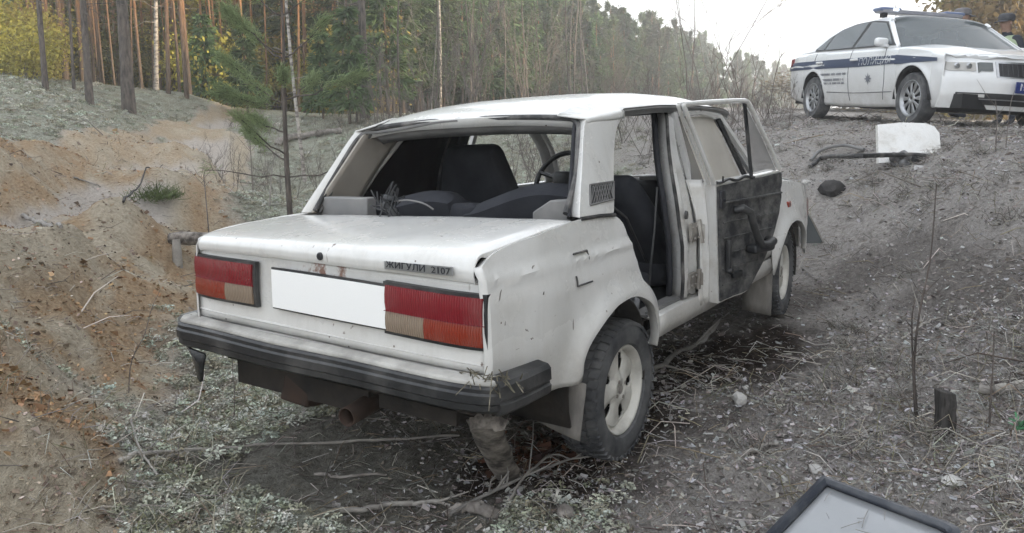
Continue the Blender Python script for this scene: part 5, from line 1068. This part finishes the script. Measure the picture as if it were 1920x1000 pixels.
for k in range(15): front('grille_bar', -.37 + .051 * k, -.362 + .051 * k, .595, .73, .020, CHROME if False else mat('grille_bar', (.05, .05, .055)) if 'grille_bar' not in bpy.data.materials else bpy.data.materials['grille_bar'], gq, 2, 3)
HLG = glassm('headlamp_lens', (.42, .41, .39), 1., .08); HLD = glassm('dark_lamp_lens', (.10, .11, .11), 1., .08)
for s in (-1, 1):
    hl = front('headlamp', s * .595, s * .83, (.655, .640), (.750, .735), .014, HLG, None, 10, 4)
    for yy_ in (.66, .75): m = MB(); m.lathe([(0, .02), (.022, .018), (.034, .0)], 16, (fx(yy_) - .012, s * yy_, .697), 'x'); m.build('reflector', SILV, hl)
    front('inner_headlamp', s * .45, s * .575, (.62, .645), (.735, .74), .014, HLD, None, 8, 4)
lo = front('lower_intake', -.74, .74, .27, .40, .010, PDARK, fb, 30); front('chrome_strip', -.745, .745, .325, .337, .022, CHROME, lo, 30, 2); front('fog_lamp', -.73, -.52, .35, .385, .022, HLG, lo, 8, 2); front('fog_lamp', .73, .52, .35, .385, .022, HLG, lo, 8, 2)
m = MB(); m.rbox((3.66, 0, .475), (.02, .53, .125), .006, 2); npl = m.build('number_plate', PLATEB, fb)
MF = Matrix(((0, 0, 1, 0), (1, 0, 0, 0), (0, 1, 0, 0), (0, 0, 0, 1)))
text('plate_lettering', 'М 7', .105, Matrix.Translation((3.672, -.225, .475)) @ MF, WTXT, npl, al='LEFT')
m = MB(); m.box((1.3, 0, .30), (4.4, 1.5, .16)); m.box((-.98, 0, .65), (.1, 1.5, .6)); m.build('underbody', PDARK, pol)
m = MB(); m.grid(np.array([[(-1.05 + .06 * a * a, a * .76, z) for z in np.linspace(.33, 1.0, 6)] for a in np.linspace(-1, 1, 11)])); m.build('tailgate', PW, pol)
m = MB()
for x, y in ((1.35, -.38), (1.35, .38), (.45, -.4), (.45, .4)): m.rbox((x, y, .85), (.16, .48, .72), .06, 4, Euler((0, -.2, 0))); m.rbox((x - .08, y, 1.24), (.1, .26, .16), .04, 4)
m.rbox((2.05, 0, .92), (.5, 1.4, .15), .05, 4); m.build('seats', DARKIN, pol)
# light bar
lb = MB(); lb.rbox((1.12, 0, 1.535), (.26, 1.16, .055), .022, 5); lbo = lb.build('light_bar', mat('light_bar_grey', (.22, .22, .25), (.33, .33, .36), 4, .3), pol)
for s in (-1, 1):
    m = MB(); m.rbox((1.12, s * .46, 1.56), (.25, .30, .055), .025, 5); m.build('beacon_lens', mat('pale_blue_lens', (.16, .20, .32), None, rough=.12) if 'pale_blue_lens' not in bpy.data.materials else bpy.data.materials['pale_blue_lens'], lbo)
    m = MB(); m.box((1.12, s * .5, 1.485), (.12, .05, .06)); m.build('bar_foot', PDARK, lbo)
m = MB(); m.rbox((1.25, -.40, 1.555), (.02, .07, .03), .008, 3); m.build('lit_led', (lambda t: (t.set('Base Color', (.8, .9, 1)), t.set('Emission Color', (.8, .92, 1)), t.set('Emission Strength', 3.), t.m)[-1])(NT('lit_led')), lbo)
for y, x, l in ((.05, .15, .22), (-.25, 1.0, .20)):
    m = MB(); m.tube([(x, y, 1.44), (x - .05, y, 1.46 + l)], .006, 5); m.build('aerial', PDARK, pol)
MS = Matrix(((1, 0, 0, 0), (0, 0, -1, 0), (0, 1, 0, 0), (0, 0, 0, 1)))
def onside(p): q = Q(p[0], p[2], -1, .0165 + (p[1]) * -1 * .0); return q
text('livery_lettering', 'ПОЛИЦИЯ', .135, Matrix.Translation((1.80, 0, .795)) @ MS @ Matrix.Diagonal((1.2, 1, 1, 1)), WTXT, stp, onside)
for k, (z, x0, x1) in enumerate(((.655, .16, 1.02), (.575, .26, .98), (.525, .26, 1.0))):                 # three lines of small print on the rear door
    x = x0; m = MB()
    while x < x1:
        l = RNG.uniform(.012, .026); m.grid(np.array([[Q(a, b, -1, .013 if abs(b - .8) > .05 else .02) for b in (z - .016, z + .016)] for a in (x, x + l)])); x += l + (.012 if RNG.random() < .8 else .04)
    tag(m.build('door_small_print', GTXT, sd_ if False else [o for o in bpy.data.objects if o.parent == pol and o.name.startswith('body_side')][0]), kind='stuff')
m = MB(); c_ = (1.66, .57)
pts = []
for k in range(16): a = k * PI / 8; r_ = (.085, .040)[k % 2] * (1.25 if k % 4 == 0 else 1); pts.append(Q(c_[0] + r_ * math.cos(a), c_[1] + r_ * .8 * math.sin(a), -1, .013))
m.add(pts + [Q(*c_, -1, .014)], [(i, (i + 1) % 16, 16) for i in range(16)]); m.build('door_emblem', GTXT, [o for o in bpy.data.objects if o.parent == pol and o.name.startswith('body_side')][0])

# ---------------------------------------------------------------- two officers behind the car
SKIN = mat('skin', (.34, .20, .145), (.40, .25, .19), 30, .6); UNI = mat('dark_uniform', (.018, .022, .035), (.035, .04, .055), 12, .9); VEST = mat('pale_lime_vest', (.42, .50, .33), (.34, .42, .27), 8, .8); CAPM = mat('grey_cap_cloth', (.075, .078, .09), (.05, .052, .06), 20, .85); CAPG = mat('light_grey_cap_cloth', (.20, .19, .20), (.14, .135, .145), 20, .85); HAIR = mat('dark_hair', (.025, .02, .016), None, rough=.7)
def person(label, u, d, face, hgt, vest, capm, bend=.12, dz=0):
    p = atd(u, d); zb = gz(*p) + dz; t = thing('person', label, 'person', (p[0], p[1], zb), (0, 0, face)); k = hgt / 1.76
    J = {'pel': (0, 0, .96), 'bel': (.01, 0, 1.08), 'chest': (.03, 0, 1.28), 'nk': (.05, 0, 1.46), 'hd0': (.065, 0, 1.53), 'hd1': (.09, 0, 1.60), 'hd2': (.09, 0, 1.68), 'hd3': (.085, 0, 1.73)}
    Rr = {'pel': (.17, .12), 'bel': (.155, .11), 'chest': (.19, .125), 'nk': (.062, .062), 'hd0': (.062, .066), 'hd1': (.078, .090), 'hd2': (.080, .102), 'hd3': (.06, .08)}
    E = [('pel', 'bel'), ('bel', 'chest'), ('chest', 'nk'), ('nk', 'hd0'), ('hd0', 'hd1'), ('hd1', 'hd2'), ('hd2', 'hd3')]
    for s, n_ in ((1, 'l'), (-1, 'r')):
        for nm, q, r_ in (('hip', (0, .10 * s, .90), .10), ('knee', (.03, .11 * s, .50), .062), ('ank', (-.01, .12 * s, .09), .045), ('toe', (.15, .14 * s, .035), .038), ('sho', (.03, .19 * s, 1.40), .066), ('elb', (.03 - .05, .25 * s, 1.13), .048), ('wri', (.17, .20 * s, .99), .034), ('hand', (.25, .17 * s, .97), .036)):
            J[nm + n_] = q; Rr[nm + n_] = (r_, r_)
        E += [('pel', 'hip' + n_), ('hip' + n_, 'knee' + n_), ('knee' + n_, 'ank' + n_), ('ank' + n_, 'toe' + n_), ('chest', 'sho' + n_), ('sho' + n_, 'elb' + n_), ('elb' + n_, 'wri' + n_), ('wri' + n_, 'hand' + n_)]
    ks = list(J); me = bpy.data.meshes.new('person_body'); me.from_pydata([tuple(np.array(J[a]) * k) for a in ks], [(ks.index(a), ks.index(b)) for a, b in E], [])
    o = bpy.data.objects.new('body', me); COL.objects.link(o); md = o.modifiers.new('s', 'SKIN'); md.use_smooth_shade = True
    for i, a in enumerate(ks): me.skin_vertices[0].data[i].radius = (Rr[a][0] * k, Rr[a][1] * k)
    me.skin_vertices[0].data[0].use_root = True; md2 = o.modifiers.new('ss', 'SUBSURF'); md2.levels = md2.render_levels = 2
    bpy.context.view_layer.update(); ev = bpy.data.meshes.new_from_object(o.evaluated_get(bpy.context.evaluated_depsgraph_get())); bpy.data.objects.remove(o)
    ev.materials.clear()
    for x in (UNI, SKIN, HAIR): ev.materials.append(x)
    for v in ev.vertices:                               # face: nose, brow, chin
        x, y, z = np.array(v.co) / k
        if z > 1.54 and x > .12: v.co.x += k * (.030 * math.exp(-(y / .014) ** 2 - ((z - 1.615) / .022) ** 2) + .008 * math.exp(-(y / .04) ** 2 - ((z - 1.655) / .012) ** 2) + .010 * math.exp(-(y / .03) ** 2 - ((z - 1.545) / .018) ** 2) - .006 * math.exp(-((abs(y) - .032) / .014) ** 2 - ((z - 1.640) / .010) ** 2))
    for f in ev.polygons:
        x, y, z = np.array(f.center) / k; f.material_index = (2 if z > 1.60 and x < .07 else 1) if z > 1.49 else 1 if (x > .205 and .9 < z < 1.05) else 0
    b = bpy.data.objects.new('body', ev); COL.objects.link(b); b.parent = t
    m = MB(); m.lathe([(.101, 1.665), (.112, 1.69), (.115, 1.73), (.105, 1.765), (.07, 1.785), (0, 1.79)], 20, (.075, 0, 0), 'z', fn=lambda P: P * [1.12, .93, 1]); m.grid(np.array([[(.075 + (.115 + q) * math.cos(a) * 1.08, (.105 + q * .4) * math.sin(a), 1.675 - q * .35) for a in np.linspace(-1.1, 1.1, 11)] for q in (0, .03, .06, .075)])); m.build('cap', capm, t, solid=.006, fn=lambda p: p * k)
    for s in (-1, 1):
        m = MB(); m.rbox((.075, s * .083, 1.635), (.035, .02, .06), .01, 3); m.build('ear', SKIN, b, fn=lambda p: p * k)
    if vest:
        m = MB(); zz = [.98, 1.1, 1.25, 1.36, 1.43]; ww = [.20, .19, .215, .20, .12]; dd = [.155, .145, .16, .14, .09]; m.grid(np.array([[(.02 + dd[i] * math.cos(a), ww[i] * math.sin(a), z) for a in np.linspace(0, 2 * PI, 24, endpoint=False)] for i, z in enumerate(zz)]), closed='j'); v = m.build('vest', VEST, t, fn=lambda p: p * k, solid=.012)
        m = MB(); m.lathe([(.205, 1.12), (.207, 1.16)], 24, (.02, 0, 0), 'z', fn=lambda P: P * [.78, 1, 1]); m.build('reflective_band', mat('reflective_band', (.55, .56, .56), None, rough=.3), v, fn=lambda p: p * k)
    return t
FR = math.atan2(-.8339, .5519)
person('officer in a dark cap and pale lime vest standing behind the police car bonnet', 1882, 12.6, FR + PI + .25, 1.74, True, CAPM, dz=PDZ1)
person('officer whose grey cap shows above the end of the roof light bar', 1784, 13.2, FR - .2, 1.78, True, CAPG, dz=.10)
# ---------------------------------------------------------------- things lying about
def G(u, v, z0=0., dz=0):                               # ground point under a photo pixel
    lo_, hi_ = 1.5, 30.
    ds = np.exp(np.linspace(math.log(1.8), math.log(40), 260)); P = np.array([at(u, v, d) for d in ds]); below = np.nonzero(P[:, 2] < ground(P[:, 0], P[:, 1]))[0]
    i = below[0] if len(below) else 200; a, b = ds[max(i - 1, 0)], ds[i]
    for _ in range(14):
        c = (a + b) / 2; p = at(u, v, c)
        if p[2] < gz(p[0], p[1]): b = c
        else: a = c
    p = at(u, v, b); return np.array([p[0], p[1], gz(p[0], p[1]) + dz])
BARKW = mat('flaky_bark', (.055, .047, .042), (.30, .27, .24), 16, .95, bump=.6, lo=.4, hi=.68); DEADW = mat('weathered_wood', (.13, .115, .105), (.30, .275, .25), 14, .9, bump=.4); PALEW = mat('pale_barked_stick', (.34, .32, .29), (.20, .185, .17), 11, .85, bump=.3); DARKW = mat('charred_post_wood', (.022, .020, .019), (.075, .07, .066), 14, .95, bump=.5, stretch=(4, 4, .6)); STONE = mat('pale_stone', (.46, .45, .43), (.34, .33, .32), 12, .8, bump=.3); HOLLOWM = mat('dark_hollow', (.018, .017, .018), (.045, .042, .040), 10, .9, bump=.4)
def stick(name, label, pix, r0, r1, m=GREYBARK, cat='stick', lift=.01, forks=0, n=22, tip=.0):
    K = [np.array(q) if len(q) == 3 and not isinstance(q[0], (int, float)) else G(q[0], q[1], q[2] if len(q) > 2 else 0., 0) for q in pix]; P = crom(K, n); base = P[0].copy()
    for i in range(n):
        P[i, 2] = max(P[i, 2], 0 * P[i, 2] + gz(P[i, 0], P[i, 1])) + lift; 
    P += RNG.normal(0, r0 * .35, P.shape); P[:, 2] = crom([(q, 0) for q in P[::4, 2]], n)[:, 0] * .6 + P[:, 2] * .4
    mb = MB(); rr_ = np.linspace(r0, r1, n) * (1 + .14 * RNG.normal(0, 1, n).clip(-1.5, 1.5)); mb.tube(P - base, rr_, 8)
    o = mb.build(name, m, smooth=60, loc=tuple(base)); tag(o, label, cat)
    for k in range(forks):
        i = RNG.integers(n // 4, n - 3); d = (P[i + 2] - P[i]); d /= np.linalg.norm(d); d = d * .6 + RNG.normal(0, .5, 3) + [0, 0, .25]; l = RNG.uniform(.08, .22)
        b = MB(); b.tube([P[i] - base, P[i] - base + d * l * .5, P[i] - base + d * l + RNG.normal(0, .02, 3)], [rr_[i] * .6, rr_[i] * .45, rr_[i] * .2], 5); b.build('side_twig', m, o)
    return o
stick('branch', 'grey branch lying from behind the rear wheel towards the sill', [(1190, 722), (1245, 695), (1290, 665), (1325, 640), (1345, 612)], .011, .017, GREYBARK, 'branch', .03, 2)
stick('stick', 'long thin pale stick under the rear bumper in the shade', [(240, 862), (420, 852), (640, 838), (860, 828)], .008, .005, PALEW, lift=.02)
stick('stick', 'thick grey stick lying on the lichen left of the bumper', [(225, 872), (290, 862), (352, 858)], .013, .009, PALEW, lift=.012)
stick('stick', 'pale crooked stick in the lichen at the bottom middle', [(640, 966), (720, 956), (790, 950), (848, 955)], .010, .008, PALEW, lift=.015, forks=1)
stick('branch', 'long thin forked branch in front of the rear wheel', [(845, 978), (920, 938), (985, 908), (1080, 872), (1190, 822)], .0075, .004, GREYBARK, 'branch', .03, 6)
stick('branch', 'thin twig crossing the forked branch before the rear wheel', [(955, 960), (985, 912), (1035, 872), (1075, 880), (1110, 872)], .005, .003, PALEW, 'branch', .04, 4)
stick('root_piece', 'knobbly root piece beside the crooked stick', [(840, 968), (880, 962), (925, 972)], .016, .022, DEADW, 'root', .02)
stick('stick', 'short pale stick near the bottom of the slope', [(1395, 856), (1425, 848), (1456, 836)], .010, .007, PALEW, lift=.012)
stick('log', 'pale log end at the right edge of the slope', [(1845, 740), (1890, 733), (1960, 728)], .020, .026, PALEW, 'log', .015)
stick('stick', 'dark stick lying in the sandy track on the left', [(45, 410, .42), (80, 424, .42), (116, 441, .42)], .022, .012, GREYBARK, lift=.03)
stick('stick', 'thin twig lying along the bottom of the sandy track', [(140, 335, .5), (165, 345, .5), (190, 352, .5)], .012, .006, GREYBARK, lift=.02)
stick('stick', 'thin root sticking out along the sandy ridge', [(230, 385, .56), (270, 345, .56), (305, 312, .6)], .012, .006, DARKW, lift=.03)
stick('stick', 'grey twig near the lower left grass', [(245, 790), (262, 850), (296, 900)], .005, .004, PALEW, lift=.02)
stick('stick', 'thin grey twig running across the slope above the sheet', [(1560, 850), (1660, 815), (1760, 775)], .004, .003, GREYBARK, lift=.015)
stick('stick', 'short grey twig left of the crooked stick', [(590, 895), (650, 900), (725, 892)], .007, .005, DEADW, lift=.012)
stick('stick', 'pale root in the churned soil above the stone', [(1690, 640), (1730, 615), (1765, 600)], .008, .005, PALEW, lift=.012, forks=2)
stick('log', 'fallen grey log behind the young pine sapling', [tuple([at(528, 262, 19)]) [0] if False else (520, 275, .6), (560, 262, .6), (640, 250, .7)], .10, .08, DEADW, 'log', .1)
# log behind the left lamp
g0 = G(345, 475, .12); mb = MB(); rt = np.array([.55, -.83, 0]); L0 = g0 + [0, 0, .13]
mb.tube([L0 - rt * .12, L0 - rt * .02 + [0, 0, .01], L0 + rt * .16, L0 + rt * .40], [.055, .062, .06, .055], 12); tag(mb.build('log', BARKW, smooth=50), 'short grey log lying behind the left tail lamp', 'log')
s0 = G(333, 492, .1); mb = MB(); mb.tube([s0 - [0, 0, .08], s0 + [0, 0, .10], s0 + [.01, .02, .20]], [.045, .04, .034], 10); tag(mb.build('birch_stump', PALEW, smooth=50), 'little pale birch stump beside the short grey log', 'stump')
# broken wood slab under the bumper corner
a = np.array(atx(908, 785, -.86)); a[2] = .40; b = G(948, 886); b[2] -= .05; ax = (b - a); l = np.linalg.norm(ax); ax /= l; sd2 = np.array([.42, -.85, .1]); sd2 -= ax * (sd2 @ ax); sd2 /= np.linalg.norm(sd2); nr = np.cross(ax, sd2); mb = MB()
R_s = np.array([[a + ax * l * t_ + sd2 * (.056 * (1 - .12 * t_) * math.cos(q) * (1 + .05 * math.sin(t_ * 19 + q)) + .03 * t_ * t_) + nr * (.026 * math.sin(q)) for q in np.linspace(0, 2 * PI, 14, endpoint=False)] for t_ in np.linspace(0, 1, 12)])
R_s[0] += RNG.normal(0, .012, (14, 3)); mb.grid(R_s, closed='j'); mb.add(R_s[0], [tuple(range(14))]); tag(mb.build('wood_slab', BARKW, smooth=50), 'barky wood slab propped under the right end of the rear bumper', 'wood slab')
def rock(name, label, u, v, w_, h_, m, z0=0., seed=0, sink=.3):
    g = G(u, v, z0); bm = bmesh.new(); bmesh.ops.create_icosphere(bm, subdivisions=2, radius=1)
    V = np.array([q.co[:] for q in bm.verts]); F = [[q.index for q in f.verts] for f in bm.faces]; bm.free()
    V = V * (1 + .42 * fbm(V[:, 0] * 1.3 + V[:, 2] + seed, V[:, 1] * 1.3 - V[:, 2] * .7 + seed, 1, 3, 60)[:, None]); V = V * [w_, w_ * .8, h_]
    o = mesh_obj(name, [tuple(q) for q in V], F, m, smooth=28, loc=(g[0], g[1], g[2] + h_ * (1 - 2 * sink))); return tag(o, label, 'stone')
rock('stone', 'rounded white stone on the dark soil right of the rear wheel', 1388, 755, .042, .034, STONE)
rock('stone', 'small pale stone just above the rounded white stone', 1398, 730, .018, .014, STONE, seed=3)
rock('stone', 'half buried grey stone left of the dark rimmed sheet', 1530, 885, .035, .02, STONE, seed=5)
rock('stone', 'pale flat stone on the slope beyond the dark post', 1785, 905, .04, .018, STONE, seed=7)
rock('stone', 'dark hollow in the slope left of the white panel, shaped as a half buried stone', 1560, 360, .14, .085, HOLLOWM, .8, 9, .40)  # dark rock shape stands in for the shade of a hollow
rock('stone', 'small pale stone left of the dark hollow', 1512, 345, .06, .03, STONE, .8, 11)
rock('stone', 'grey stone in the soil before the forked branch', 1060, 968, .04, .026, DEADW, 0, 13)
# dark post stub
g = G(1774, 815, .06); mb = MB(); rf = np.array([.55, -.83, 0]); ff = np.array([.83, .55, 0])
P = np.array([[g + rf * (sx * .034) * (1 - .08 * t_) + ff * (sy * .026) + [0, 0, -.06 + .235 * t_] + rf * (-.012 * t_) + (np.array([0, 0, .014]) * (sx < 0) * (t_ > .9)) for sx, sy in ((-1, -1), (1, -1), (1, 1), (-1, 1))] for t_ in np.linspace(0, 1, 7)]); P += RNG.normal(0, .0025, P.shape); mb.grid(P, closed='j'); mb.add(P[-1], [(0, 1, 2, 3)]); tag(mb.build('post_stub', DARKW, smooth=25, bev=.004), 'dark square wooden post stub standing in the litter at right', 'post')
# dark-rimmed sheet in the foreground
c0 = np.array(atz(1545, 903, .125)); e1 = np.array(atz(1800, 1000, .115)); e2 = np.array(atz(1462, 1000, .05)); d1 = e1 - c0; L1 = np.linalg.norm(d1) * 1.02; d1 /= np.linalg.norm(d1); d2 = e2 - c0; d2 -= d1 * (d2 @ d1); d2 /= np.linalg.norm(d2); nr = np.cross(d1, d2); nr *= np.sign(nr[2]); L2 = .62
def SH(a, b, t): return c0 + d1 * a * L1 + d2 * b * L2 + nr * t
sh = thing('sheet_panel', 'flat grey metal panel with a raised dark rim at the bottom right', 'panel', tuple(c0)); inv = lambda p: p - c0
mb = MB(); mb.grid(np.array([[SH(a, b, .004 * math.sin(a * 3) * math.sin(b * 4)) for b in np.linspace(.02, .98, 12)] for a in np.linspace(.02, .985, 12)])); mb.build('sheet', mat('smooth_grey_sheet', (.30, .31, .325), (.25, .26, .27), 3, .32, .15, lo=.3, hi=.75), sh, fn=inv, solid=.006)
rp_ = [(0, 0)] + [(a, 0) for a in np.linspace(.1, .9, 9)] + [(.955, .008), (.985, .03), (1, .08)] + [(1, b) for b in np.linspace(.2, .9, 6)] + [(1, 1), (.5, 1), (0, 1)] + [(0, b) for b in np.linspace(.9, .1, 7)] + [(0, 0)]
mb = MB(); mb.grid(np.array([[SH(a, b, t) + (d1 * (.5 - a) * q + d2 * (.5 - b) * q) for t, q in ((-.012, 0), (.018, -.01), (.024, .02), (.016, .04), (.004, .045))] for a, b in rp_])); mb.build('rim', mat('dark_blue_black_rim', (.035, .040, .052), (.12, .125, .135), 7, .35, lo=.45, hi=.75), sh, fn=inv, solid=.004)
for k, (x0, y0, x1, y1) in enumerate(((.42, .10, .47, .24), (.36, .30, .44, .20), (.12, .08, .13, .16), (.44, .17, .40, .19))):
    mb = MB(); mb.tube([SH(x0, y0, .012), SH((x0 + x1) / 2, (y0 + y1) / 2 + .01, .016), SH(x1, y1, .012)], .0010, 4); tag(mb.build('twig', GREYBARK), ('curved twig lying on the grey sheet panel', 'slanting twig on the grey sheet panel', 'tiny twig by the corner of the grey sheet panel', 'short twig crossing the curved twig on the sheet panel')[k], 'twig')
# white panel, rubber strip and rag on the slope
def slope(u, v, d0=9.2):
    q = G(u, v); return q, float((q - CAM) @ CF)
pb, dB = slope(1705, 304); nv_ = 8
L = [(1648, 306), (1646, 234), (1690, 230), (1735, 231), (1752, 237), (1762, 250), (1766, 300)]
V = [np.array(at(u, v, dB - .02 + (306 - v) / 76 * .30)) for u, v in L]; bk_ = np.array([.05, .03, -.01]); mb = MB(); k = len(V)
mb.add(V + [q + bk_ for q in V], [tuple(range(k)), tuple(range(k, 2 * k))[::-1]] + [(i, (i + 1) % k, k + (i + 1) % k, k + i) for i in range(k)]); wp = mb.build('white_panel', DUSTYW, smooth=20, bev=.003); tag(wp, 'white torn body panel standing on the slope below the police car', 'panel')
mb = MB(); mb.tube([at(1650, 294, dB - .05), at(1700, 291, dB - .06), at(1764, 297, dB - .05)], .012, 6); mb.build('panel_fold', BLACKPL, wp)
mb = MB(); mb.tube(crom([slope(1518, 318)[0] + [0, 0, .03], slope(1545, 304)[0] + [0, 0, .05], at(1600, 293, dB - .35), at(1660, 291, dB - .14), at(1720, 291, dB - .12), at(1758, 297, dB - .12)], 30), .022, 8); tag(mb.build('rubber_strip', SEALM), 'long black rubber strip lying across the white panel', 'rubber strip')
mb = MB(); mb.tube(crom([slope(1520, 308)[0] + [0, 0, .04], slope(1540, 292)[0] + [0, 0, .06], slope(1580, 285)[0] + [0, 0, .07], slope(1620, 290)[0] + [0, 0, .05]], 24), .018, 8); tag(mb.build('rubber_strip', GREYPL), 'grey looped trim strip left of the white panel', 'trim strip')
mb = MB(); q0, _ = slope(1697, 310)
for k in range(8): mb.rbox(q0 + RNG.normal(0, 1, 3) * [.05, .05, .03] + [0, 0, .03], RNG.uniform(.03, .10, 3), .03, 4, Euler(RNG.uniform(0, 3, 3)))
tag(mb.build('rag', mat('crumpled_cloth', (.22, .22, .22), (.04, .04, .045), 12, .9)), 'crumpled rag at the foot of the white panel', 'rag')
mb = MB(); q0, _ = slope(1745, 298); mb.tube([at(1712, 298, dB - .2), at(1740, 302, dB - .2), at(1762, 296, dB - .18)], [.03, .022, .012], 6); tag(mb.build('plastic_shard', BLACKPL), 'black plastic shard at the lower right corner of the white panel', 'plastic')
# grey triangular sheet by the front wing
qT = G(1512, 458); dT = float((qT - CAM) @ CF) - .10; V = [np.array(at(u, v, d)) for u, v, d in ((1478, 340, dT), (1493, 356, dT), (1545, 456, dT), (1475, 457, dT))]; mb = MB(); bk_ = np.array([.012, .01, 0])
mb.add(V + [q + bk_ for q in V], [(0, 1, 2, 3), (7, 6, 5, 4)] + [(i, (i + 1) % 4, 4 + (i + 1) % 4, 4 + i) for i in range(4)]); ts = mb.build('metal_sheet', GALV, smooth=20); tag(ts, 'dark grey slanting metal sheet standing beyond the front wheel', 'metal sheet')
mb = MB(); mb.tube([V[1], V[2]], .008, 5); mb.build('folded_edge', METAL, ts)
# torn wiring on the boot lid
q0 = np.array(atx(735, 392, -.40)); mb = MB(); wr = thing('wiring_remnant', 'torn black lamp wiring hanging over the front edge of the boot lid', 'wiring', tuple(q0))
mb.rbox((-.01, 0, .0), (.05, .075, .028), .010, 4, Euler((.5, .3, .6))); mb.rbox((.005, .02, .035), (.04, .05, .03), .010, 4, Euler((.2, .8, .3))); mb.rbox((-.025, -.025, -.012), (.04, .05, .022), .008, 4, Euler((.9, .1, .9)))
mb.build('broken_housing', BLACKPL, wr)
mb = MB()
for k in range(12):
    a = RNG.normal(0, .025, 3) + [0, .01, .02]; mb.tube(crom([a, a + RNG.normal(0, .03, 3) + [0, 0, .02], a + RNG.normal(0, .04, 3), a + RNG.normal(0, .03, 3) - [0, 0, .01]], 10), .003, 5)
tag(mb.build('loose_wires', BLACKPL, wr), kind='stuff')
mb = MB(); mb.tube(crom([(.01, .0, .03), (.04, -.05, .035), (.04, -.11, .030), (.045, -.15, .018), (.06, -.17, .0)], 18), .0038, 6); mb.build('white_cable', GREYPL, wr)
# thin bare stems
def stem(label, pix, d, r, tw=3, m=TWIG):
    g = G(pix[0][0], pix[0][1], .05) if d is None else None
    if d is None: dd_ = float((g - CAM) @ CF)
    else: p = atd(pix[0][0], d); g = np.array([p[0], p[1], gz(*p)]); dd_ = float((g - CAM) @ CF)
    P = [np.array(at(u, v, dd_)) for u, v in pix]; P[0] = g - [0, 0, .03]; P = crom(P, 16); o = MB(); o.tube(P - g, np.linspace(r, r * .35, 16), 6); o = tag(o.build('dry_weed', m, loc=tuple(g), smooth=60), label, 'weed')
    for k in range(tw):
        i = RNG.integers(4, 14); l = RNG.uniform(.05, .16) * dd_ / 3.3; e = np.array([.55, -.83, 0]) * RNG.choice([-1, 1]) * .6 + [0, 0, .7]; b = MB(); b.tube([P[i] - g, P[i] - g + e * l * .5, P[i] - g + e * l + RNG.normal(0, .015, 3)], [r * .4, r * .3, r * .15], 4); b.build('side_twig', m, o)
    return o
stem('tall thin bare stem on the slope, the longest of the stems by the post', [(1722, 785), (1714, 700), (1722, 600), (1745, 480), (1756, 345)], None, .0062, 3, DKBARK)
stem('shorter bare stem beside the tall thin stem', [(1718, 790), (1712, 690), (1710, 600), (1716, 560)], None, .0055, 3, DKBARK)
stem('slanting bare twig at the foot of the tall thin stem', [(1722, 785), (1700, 750), (1682, 715), (1668, 680)], None, .0028, 2)
stem('thin upright stem right of the dark post', [(1855, 800), (1858, 740), (1862, 680), (1864, 620)], None, .0045, 2, DKBARK)
stem('bare twig high on the slope below the police car plate', [(1868, 305), (1867, 270), (1870, 225), (1866, 185)], 6.4, .007, 3)
stem('thin twig on the slope under the police car bumper', [(1885, 270), (1890, 235), (1896, 190), (1905, 165)], 6.6, .004, 2)
stem('curving weed stem left of the rear bumper', [(240, 740), (246, 680), (270, 630), (284, 580), (300, 545)], None, .003, 3)
stem('dark weed stem under the left half of the bumper', [(437, 790), (440, 740), (436, 690), (440, 640)], None, .003, 2)
stem('leaning pale dead stem beside the young pine sapling', [(503, 362), (510, 320), (520, 270), (524, 240)], 11, .012, 1, PALEW)
stem('small forked bare shrub left of the young pine sapling', [(473, 312), (470, 285), (466, 262), (455, 250)], 14, .010, 4)
stem('bare twig plant between the ridge and the young pine sapling', [(387, 375), (384, 350), (382, 330), (386, 318)], 9.5, .008, 4)
stem('straw stem at the right edge of the slope', [(1885, 905), (1895, 840), (1908, 780), (1916, 745)], None, .003, 1, PALEW)
stem('leaning straw stem at the lower right edge', [(1888, 925), (1905, 880), (1922, 840), (1940, 800)], None, .003, 1, PALEW)
# green leaf by the right edge
gp = G(1912, 810, .1); n = 26; D = RNG.normal(0, 1, (n, 3)); D[:, 2] = np.abs(D[:, 2]) + .3; D /= np.linalg.norm(D, axis=1, keepdims=True); V, F, C_ = sprays(np.tile([0, 0, .02], (n, 1)) + RNG.normal(0, .012, (n, 3)), D, RNG.uniform(.02, .045, n), RNG.uniform(.004, .008, n), .1)
o = big_mesh('green_plant', V, F, leafmat('fresh_green', (.06, .20, .10), (.10, .26, .13), .2), C_, 4); o.location = gp; tag(o, 'tiny fresh green plant at the right edge of the slope', 'plant')
# churned red soil lumps by the wheel
n = 700; q = RNG.normal(0, 1, (n, 2)) * [.12, .09]; c_ = G(1010, 858); x = c_[0] + q[:, 0]; y = c_[1] + q[:, 1]; V, F = flakes(np.c_[x, y, ground(x, y) + np.abs(RNG.normal(0, .012, n))], RNG.gamma(2, .0045, n), RNG.uniform(.4, 1, n), 1.2)
tag(big_mesh('soil_lumps', V, F, CM, np.repeat(palette(n, [(.09, .038, .022), (.06, .03, .02), (.13, .065, .04), (.04, .025, .02)], .3), 4, 0), 4), 'dark reddish soil lumps churned up by the rear wheel', 'soil', kind='stuff')
